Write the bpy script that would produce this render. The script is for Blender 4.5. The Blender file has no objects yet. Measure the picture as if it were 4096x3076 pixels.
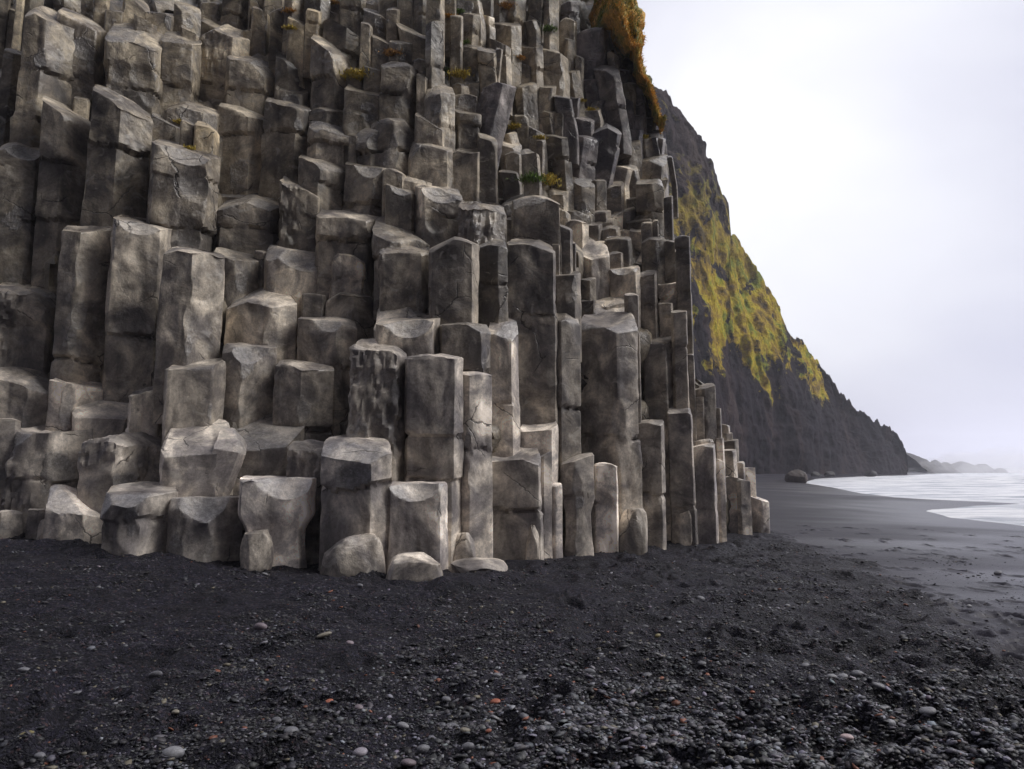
import bpy, bmesh, math, random
import numpy as np
from mathutils import Vector, Matrix
R = math.radians
random.seed(7)
S = bpy.context.scene
C = S.collection

# ------------------------------------------------------------------ camera, world, sun, exposure
F_PX = 683.0                      # focal length in pixels of a 1024 px wide picture
PITCH = R(6.9)
EYE = 1.6
cam_d = bpy.data.cameras.new('camera')
cam = bpy.data.objects.new('camera', cam_d); C.objects.link(cam)
cam_d.sensor_width = 36; cam_d.lens = 36 * F_PX / 1024
cam_d.clip_start = 0.05; cam_d.clip_end = 20000
cam.location = (0, 0, EYE); cam.rotation_euler = (R(90) + PITCH, 0, 0)
S.camera = cam

SUN_EL, SUN_AZ = 50, 102           # azimuth measured clockwise from +Y (the view direction)
w = bpy.data.worlds.new('World'); S.world = w; w.use_nodes = True
nt = w.node_tree; nt.nodes.clear()
def N(nt, typ, **kw):
    n = nt.nodes.new(typ)
    for k, v in kw.items(): setattr(n, k, v)
    return n
def ramp(nt, stops, interp='LINEAR'):
    n = nt.nodes.new('ShaderNodeValToRGB'); cr = n.color_ramp; cr.interpolation = interp
    while len(cr.elements) < len(stops): cr.elements.new(0.5)
    for e, (p, c) in zip(cr.elements, stops):
        e.position = p; e.color = (c[0], c[1], c[2], 1) if hasattr(c, '__len__') else (c, c, c, 1)
    return n
def mixc(nt, f, a, b, mode='MIX'):
    n = nt.nodes.new('ShaderNodeMix'); n.data_type = 'RGBA'; n.blend_type = mode
    for s, v in ((0, f), (6, a), (7, b)):
        if isinstance(v, bpy.types.NodeSocket): nt.links.new(v, n.inputs[s])
        elif hasattr(v, '__len__'): n.inputs[s].default_value = (v[0], v[1], v[2], 1)
        else: n.inputs[s].default_value = v if s == 0 else (v, v, v, 1)
    return n.outputs[2]
def math_(nt, op, a, b=None, c=None):
    n = nt.nodes.new('ShaderNodeMath'); n.operation = op
    for i, v in enumerate((a, b, c)):
        if v is None: continue
        if isinstance(v, bpy.types.NodeSocket): nt.links.new(v, n.inputs[i])
        else: n.inputs[i].default_value = v
    return n.outputs[0]
def noise(nt, vec, scale, detail=4, rough=0.55, dist=0.0):
    n = nt.nodes.new('ShaderNodeTexNoise'); n.inputs['Scale'].default_value = scale
    n.inputs['Detail'].default_value = detail; n.inputs['Roughness'].default_value = rough
    n.inputs['Distortion'].default_value = dist
    if vec is not None: nt.links.new(vec, n.inputs['Vector'])
    return n
def mapping(nt, vec, scale=(1, 1, 1), rot=(0, 0, 0)):
    n = nt.nodes.new('ShaderNodeMapping'); n.inputs['Scale'].default_value = scale
    n.inputs['Rotation'].default_value = rot
    nt.links.new(vec, n.inputs['Vector']); return n.outputs[0]

sky = N(nt, 'ShaderNodeTexSky', sky_type='NISHITA', sun_disc=False)
sky.sun_elevation = R(SUN_EL); sky.sun_rotation = R(SUN_AZ)
# overcast: a cloud deck of soft pale and lilac-grey patches covers the clear sky
geo = N(nt, 'ShaderNodeTexCoord')
gv = mapping(nt, geo.outputs['Generated'], (1.0, 1.0, 1.7))
cn = noise(nt, gv, 1.25, 4, 0.45, 0.5)
cr = ramp(nt, [(0.34, (3.55, 3.56, 4.4)), (0.5, (4.5, 4.5, 5.4)), (0.64, (5.7, 5.7, 6.3))])
nt.links.new(cn.outputs['Fac'], cr.inputs[0])
# the cloud is thinnest, and brightest, over the shoulder of the cliff
dt = N(nt, 'ShaderNodeVectorMath', operation='DOT_PRODUCT'); dt.inputs[1].default_value = Vector((0.33, 1.0, 0.42)).normalized()
nrmz = N(nt, 'ShaderNodeVectorMath', operation='NORMALIZE'); nt.links.new(geo.outputs['Generated'], nrmz.inputs[0]); nt.links.new(nrmz.outputs[0], dt.inputs[0])
cn2 = noise(nt, gv, 3.0, 4, 0.5, 0.4)
gl = math_(nt, 'POWER', math_(nt, 'MAXIMUM', math_(nt, 'ADD', dt.outputs['Value'], math_(nt, 'MULTIPLY', math_(nt, 'SUBTRACT', cn2.outputs['Fac'], 0.5), 0.06)), 0.0), 36.0)
cloud = mixc(nt, math_(nt, 'MINIMUM', math_(nt, 'MULTIPLY', gl, 0.9), 1.0), cr.outputs[0], (7.9, 7.9, 8.0))
skc = mixc(nt, 0.93, sky.outputs[0], cloud)
bg = N(nt, 'ShaderNodeBackground'); bg.inputs[1].default_value = 0.05
nt.links.new(skc, bg.inputs[0])
wo = N(nt, 'ShaderNodeOutputWorld'); nt.links.new(bg.outputs[0], wo.inputs[0])

sl = bpy.data.lights.new('sun', 'SUN'); sl.energy = 1.5; sl.angle = R(48); sl.color = (1, 0.97, 0.93)
so = bpy.data.objects.new('sun', sl); C.objects.link(so)
_d = Vector((math.sin(R(SUN_AZ)) * math.cos(R(SUN_EL)), math.cos(R(SUN_AZ)) * math.cos(R(SUN_EL)), math.sin(R(SUN_EL))))
so.rotation_euler = _d.to_track_quat('Z', 'Y').to_euler(); so.location = (30, 0, 40)
S.view_settings.view_transform = 'Standard'; S.view_settings.look = 'None'
S.view_settings.gamma = 1; S.view_settings.exposure = 1.72
S.cycles.volume_step_rate = 1; S.cycles.max_bounces = 6; S.cycles.diffuse_bounces = 3; S.cycles.volume_bounces = 2

# ------------------------------------------------------------------ measuring: a sight line of the picture -> the place
cp, sp_ = math.cos(PITCH), math.sin(PITCH)
def ray(px, py):
    v = (384.5 - py) / F_PX; u = (px - 512) / F_PX
    yc = cp - v * sp_; zc = sp_ + v * cp
    return u / yc, zc / yc
def pt(px, py, D):
    a, b = ray(px, py); return np.array((a * D, D, EYE + b * D))

# ------------------------------------------------------------------ noise on arrays
def _h(ix, iy, iz, seed):
    n = (ix * 374761393 + iy * 668265263 + iz * 2147483647 + seed * 974634777) & 0x7fffffff
    n = ((n ^ (n >> 13)) * 1274126177) & 0x7fffffff
    n = (n ^ (n >> 16)) & 0xffffff
    return n / 16777215.0
def vnoise(P, seed=0):
    P = np.asarray(P, float); i = np.floor(P).astype(np.int64); f = P - i
    f = f * f * f * (f * (f * 6 - 15) + 10)
    o = 0
    for dx in (0, 1):
        for dy in (0, 1):
            for dz in (0, 1):
                wgt = (f[:, 0] if dx else 1 - f[:, 0]) * (f[:, 1] if dy else 1 - f[:, 1]) * (f[:, 2] if dz else 1 - f[:, 2])
                o = o + wgt * _h(i[:, 0] + dx, i[:, 1] + dy, i[:, 2] + dz, seed)
    return o * 2 - 1
def fbm(P, seed=0, octv=3, gain=0.5):
    P = np.asarray(P, float); o = 0; a = 1
    for k in range(octv):
        o = o + a * vnoise(P * (2.03 ** k) + 17.3 * k, seed + k); a *= gain
    return o
def ss(a, b, x):
    t = np.clip((x - a) / (b - a), 0, 1); return t * t * (3 - 2 * t)

def link(name, me, mats=None, parent=None):
    o = bpy.data.objects.new(name, me); C.objects.link(o)
    if mats: me.materials.append(mats)
    if parent: o.parent = parent
    return o
def mesh_np(name, V, quads=None, tris=None, smooth=True):
    me = bpy.data.meshes.new(name)
    V = np.asarray(V, np.float32)
    nq = 0 if quads is None else len(quads); ntr = 0 if tris is None else len(tris)
    me.vertices.add(len(V)); me.vertices.foreach_set('co', V.ravel())
    loops = []
    if nq: loops.append(np.asarray(quads, np.int32).ravel())
    if ntr: loops.append(np.asarray(tris, np.int32).ravel())
    L = np.concatenate(loops); me.loops.add(len(L)); me.loops.foreach_set('vertex_index', L)
    st = np.concatenate([np.arange(nq) * 4, nq * 4 + np.arange(ntr) * 3]).astype(np.int32)
    me.polygons.add(nq + ntr); me.polygons.foreach_set('loop_start', st)
    me.update(calc_edges=True)
    me.polygons.foreach_set('use_smooth', np.full(nq + ntr, smooth))
    me.validate(clean_customdata=False)
    return me
def grid_quads(nr, nc, wrap=False):
    i = np.arange(nr - 1)[:, None]; j = np.arange(nc if wrap else nc - 1)[None, :]
    j2 = (j + 1) % nc
    return np.stack([i * nc + j, i * nc + j2, (i + 1) * nc + j2, (i + 1) * nc + j], -1).reshape(-1, 4)
def attr(me, name, val):
    val = np.asarray(val, np.float32)
    if val.ndim == 1:
        a = me.attributes.new(name, 'FLOAT', 'POINT'); a.data.foreach_set('value', val)
    else:
        a = me.attributes.new(name, 'FLOAT_COLOR', 'POINT')
        a.data.foreach_set('color', np.concatenate([val, np.ones((len(val), 1), np.float32)], 1).ravel())
def tag(o, label=None, cat=None, group=None, kind=None):
    if label: o['label'] = label
    if cat: o['category'] = cat
    if group: o['group'] = group
    if kind: o['kind'] = kind
    return o

# ------------------------------------------------------------------ materials
def new_mat(name):
    m = bpy.data.materials.new(name); m.use_nodes = True; t = m.node_tree; t.nodes.clear()
    o = N(t, 'ShaderNodeOutputMaterial'); b = N(t, 'ShaderNodeBsdfPrincipled')
    t.links.new(b.outputs[0], o.inputs[0]); return m, t, b
def bump(t, h, dist, strength=1.0, normal=None):
    n = N(t, 'ShaderNodeBump'); n.inputs['Distance'].default_value = dist; n.inputs['Strength'].default_value = strength
    t.links.new(h, n.inputs['Height'])
    if normal is not None: t.links.new(normal, n.inputs['Normal'])
    return n.outputs[0]

def basalt_material():
    m, t, b = new_mat('basalt')
    tc = N(t, 'ShaderNodeTexCoord'); oi = N(t, 'ShaderNodeObjectInfo')
    # every stone gets its own piece of the pattern
    off = N(t, 'ShaderNodeVectorMath', operation='SCALE'); off.inputs[0].default_value = (37, 91, 53)
    t.links.new(oi.outputs['Random'], off.inputs['Scale'])
    add = N(t, 'ShaderNodeVectorMath', operation='ADD')
    t.links.new(tc.outputs['Object'], add.inputs[0]); t.links.new(off.outputs[0], add.inputs[1])
    P = add.outputs[0]
    big = noise(t, P, 1.25, 7, 0.62, 0.5)
    r1 = ramp(t, [(0.34, (0.085, 0.078, 0.078)), (0.45, (0.150, 0.137, 0.130)), (0.53, (0.27, 0.245, 0.216)), (0.64, (0.50, 0.455, 0.395))])
    t.links.new(big.outputs['Fac'], r1.inputs[0])
    pv = mapping(t, P, (1, 1, 0.28))
    streak = noise(t, pv, 3.2, 5, 0.6, 0.3)
    r2 = ramp(t, [(0.34, 0.62), (0.5, 1.0), (0.68, 1.3)])
    t.links.new(streak.outputs['Fac'], r2.inputs[0])
    c = mixc(t, 1.0, r1.outputs[0], r2.outputs[0], 'MULTIPLY')
    fine = noise(t, P, 22, 6, 0.7)
    r3 = ramp(t, [(0.3, 0.72), (0.5, 1.0), (0.72, 1.22)])
    t.links.new(fine.outputs['Fac'], r3.inputs[0])
    c = mixc(t, 1.0, c, r3.outputs[0], 'MULTIPLY')
    c = mixc(t, 1.0, c, oi.outputs['Color'], 'MULTIPLY')
    # blocks between joints differ a little; freshly broken faces are greyer and rougher; light in the bowls is painted likewise
    sh = N(t, 'ShaderNodeAttribute', attribute_name='shade'); fr = N(t, 'ShaderNodeAttribute', attribute_name='fresh_lit')
    k1 = math_(t, 'ADD', sh.outputs['Fac'], 1.0); cmb = N(t, 'ShaderNodeCombineColor')
    for i_ in range(3): t.links.new(k1, cmb.inputs[i_])
    c = mixc(t, 1.0, c, cmb.outputs[0], 'MULTIPLY')
    fn_ = noise(t, P, 14, 8, 0.75); rf = ramp(t, [(0.35, (0.10, 0.098, 0.10)), (0.5, (0.24, 0.235, 0.238)), (0.68, (0.55, 0.545, 0.55))]); t.links.new(fn_.outputs['Fac'], rf.inputs[0])
    c = mixc(t, math_(t, 'MULTIPLY', fr.outputs['Fac'], 0.55), c, rf.outputs[0])
    sp2 = noise(t, P, 75, 3, 0.6); r5 = ramp(t, [(0.34, 0.72), (0.44, 1.0), (0.66, 1.0), (0.74, 1.3)]); t.links.new(sp2.outputs['Fac'], r5.inputs[0])
    c = mixc(t, 1.0, c, r5.outputs[0], 'MULTIPLY')
    # pale crust worn into a few blotches
    bl = noise(t, P, 2.6, 4, 0.5, 1.4)
    r4 = ramp(t, [(0.60, 0.0), (0.68, 0.5)])
    t.links.new(bl.outputs['Fac'], r4.inputs[0])
    c = mixc(t, r4.outputs[0], c, (0.52, 0.48, 0.42))
    # dark hairline cracks
    vr = N(t, 'ShaderNodeTexVoronoi', feature='DISTANCE_TO_EDGE'); vr.inputs['Scale'].default_value = 0.8
    dn = noise(t, P, 3.0, 4, 0.6)
    vv = N(t, 'ShaderNodeVectorMath', operation='MULTIPLY_ADD'); vv.inputs[1].default_value = (0.22, 0.22, 0.22)
    t.links.new(dn.outputs['Color'], vv.inputs[0]); t.links.new(P, vv.inputs[2]); t.links.new(vv.outputs[0], vr.inputs['Vector'])
    rc = ramp(t, [(0.0, 1.0), (0.011, 0.0)]); t.links.new(vr.outputs[0], rc.inputs[0])
    cm = noise(t, P, 0.9, 2); rm = ramp(t, [(0.55, 0.0), (0.6, 0.9)]); t.links.new(cm.outputs['Fac'], rm.inputs[0])
    ck = math_(t, 'MULTIPLY', rc.outputs[0], rm.outputs[0])
    c = mixc(t, ck, c, (0.02, 0.018, 0.018))
    t.links.new(c, b.inputs['Base Color'])
    wet = noise(t, P, 1.1, 3, 0.5)
    rw = ramp(t, [(0.36, 0.22), (0.48, 0.42), (0.62, 0.72)])
    t.links.new(wet.outputs['Fac'], rw.inputs[0]); t.links.new(math_(t, 'MULTIPLY', rw.outputs[0], math_(t, 'SUBTRACT', 1.0, math_(t, 'MULTIPLY', fr.outputs['Fac'], 0.45))), b.inputs['Roughness'])
    rgh = noise(t, P, 7, 8, 0.65)
    rp = ramp(t, [(0.42, 0.25), (0.6, 1.0)]); t.links.new(big.outputs['Color'], rp.inputs[0])
    h = math_(t, 'MULTIPLY', rgh.outputs['Fac'], math_(t, 'ADD', rp.outputs[0], math_(t, 'MULTIPLY', fr.outputs['Fac'], 0.9)))
    h = math_(t, 'SUBTRACT', h, math_(t, 'MULTIPLY', ck, 0.6))
    nb = bump(t, math_(t, 'MULTIPLY', h, oi.outputs['Alpha']), 0.055, 0.8)
    f2 = noise(t, P, 60, 4, 0.7)
    nb = bump(t, math_(t, 'MULTIPLY', f2.outputs['Fac'], oi.outputs['Alpha']), 0.006, 0.7, nb)
    t.links.new(nb, b.inputs['Normal'])
    return m
BASALT = basalt_material()

# ------------------------------------------------------------------ the lie of the beach
SEA_Z = -0.55
SHORE_PX = [(1180, 590), (1090, 545), (1024, 525.6), (982, 521), (949.6, 517.5), (936, 513.5), (922.6, 510.3), (940.6, 508.9), (958.7, 508.1),
            (969.5, 506), (1022, 504), (1000, 502.5), (969.5, 501.3), (931, 499.5), (895, 497.3), (859.5, 493.1),
            (834, 487.7), (803, 482.7), (816, 478.8), (860, 476.5), (912, 475.2)]
def hit_z(px, py, z):
    a, b = ray(px, py); D = (z - EYE) / b; return (a * D, D)
SHORE = [hit_z(x, y, SEA_Z) for x, y in SHORE_PX] + [(240, 360), (1500, 3000), (4000, 3000), (4000, -200), (60, -200)]
SHORE = np.array(SHORE)
BERM = np.array([hit_z(x, y, 0.0) for x, y in [(1400, 900), (1150, 745), (1024, 652), (960, 605), (900, 574), (850, 551), (800, 534), (770, 526), (757, 521)]])
def seg_dist(P, A, B):
    d = B - A; t = np.clip(((P - A) @ d) / (d @ d), 0, 1)
    return np.hypot(*(P - (A + t[:, None] * d)).T)
def shore_dist(P):
    """positive on land, negative over the sea"""
    best = np.full(len(P), 1e9); ins = np.zeros(len(P), bool); n = len(SHORE)
    for k in range(n):
        A, B = SHORE[k], SHORE[(k + 1) % n]
        best = np.minimum(best, seg_dist(P, A, B))
        if A[1] != B[1]:
            c = (A[1] > P[:, 1]) != (B[1] > P[:, 1])
            xi = A[0] + (P[:, 1] - A[1]) / (B[1] - A[1]) * (B[0] - A[0])
            ins ^= c & (P[:, 0] < xi)
    return np.where(ins, -best, best)
def berm_side(P):
    """1 on the gravel, 0 on the smooth sand by the sea"""
    o = np.argsort(BERM[:, 1]); bx = np.interp(P[:, 1], BERM[o, 1], BERM[o, 0])
    n = fbm(np.c_[P * 0.7, np.zeros(len(P))], 41, 4) * 0.45
    bx = np.where(P[:, 1] > BERM[:, 1].max(), BERM[:, 0].max() - (P[:, 1] - BERM[:, 1].max()) * 1.2, bx)
    return ss(0.45, -0.45, P[:, 0] - bx + n * (0.5 + P[:, 1] * 0.06))
rs = np.random.RandomState(5)
DENTS = []
for k in range(900):
    y = 3.2 * (7.0 ** rs.rand()); x = rs.uniform(-0.75, 0.85) * y
    if x < 0.05 * y and rs.rand() < 0.65: continue
    a = rs.uniform(-0.6, 0.6) + (0 if rs.rand() < 0.7 else 1.5)
    DENTS.append((x, y, a, rs.uniform(0.10, 0.2), rs.uniform(0.055, 0.10), rs.uniform(0.04, 0.10)))
def hit0(px, py): return hit_z(px, py, -0.08)
for px, py in [(1008, 634), (1000, 645), (965, 618), (945, 612), (955, 598), (990, 600), (936, 590), (1018, 625)]:   # tracks on the smooth sand
    x, y = hit0(px, py); DENTS.append((x, y, 0.3, 0.2, 0.1, 0.06))
def terrain(P, fine=True):
    P = np.asarray(P, float)
    d = shore_dist(P); g = berm_side(P)
    x, y = P[:, 0], P[:, 1]
    z = np.where(d > 0, SEA_Z + 0.49 * (1 - np.exp(-np.maximum(d, 0) / 8.5)), SEA_Z + 0.05 * np.maximum(d, -60))
    z += g * 0.075 * ss(-1, 1, np.full(len(P), 1.0))
    z += 0.42 * ss(-2.0, -9.0, x) * ss(5, 11, y)
    z += 0.8 * ss(70, 150, y) * (1 - np.exp(-np.maximum(d, 0) / 12))
    if fine:
        near = np.exp(-y / 45.0) * np.where(y > -1, 1, 0.3)
        q = np.c_[P, np.zeros(len(P))]
        z += near * g * (0.055 * fbm(q * np.array([1.1, 1.6, 1]), 3, 3) + 0.045 * fbm(q * np.array([3.2, 5.2, 1]), 8, 3))
        pxa = 512 + F_PX * x / np.maximum(y, .5); db = np.interp(pxa, [-100, 100, 200, 300, 440, 480, 530, 620, 660, 715, 760, 790], [11.4, 10.8, 10.2, 9.9, 9.6, 10.3, 11.6, 12.8, 14.2, 14.8, 17.8, 19])
        z += g * np.exp(-((y - db) / 0.8) ** 2) * .10 * np.maximum(fbm(q * 2.1, 19, 3), -.2)      # gravel drifted up against the wall
        z += near * (1 - g) * 0.010 * fbm(q * np.array([0.4, 1.2, 1]), 13, 3)
        for (dx, dy, a, la, lb, dep) in DENTS:
            m = np.abs(x - dx) + np.abs(y - dy) < 0.9
            if not m.any(): continue
            ca, sa = math.cos(a), math.sin(a)
            u = ((x[m] - dx) * ca + (y[m] - dy) * sa) / la; v = (-(x[m] - dx) * sa + (y[m] - dy) * ca) / lb
            r2 = u * u + v * v
            z[m] += -dep * np.exp(-r2 ** 1.5) + dep * 0.35 * np.exp(-((np.sqrt(r2) - 1.55) / 0.45) ** 2)
    return z
def ground_hit(px, py):
    a, b = ray(px, py); D = 12.0
    for _ in range(30):
        z = terrain(np.array([[a * D, D]]), False)[0]
        Dn = (z - EYE) / b if b < -1e-4 else 60
        D = 0.5 * D + 0.5 * min(max(Dn, 2), 400)
    return D, terrain(np.array([[a * D, D]]), False)[0]
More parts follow.
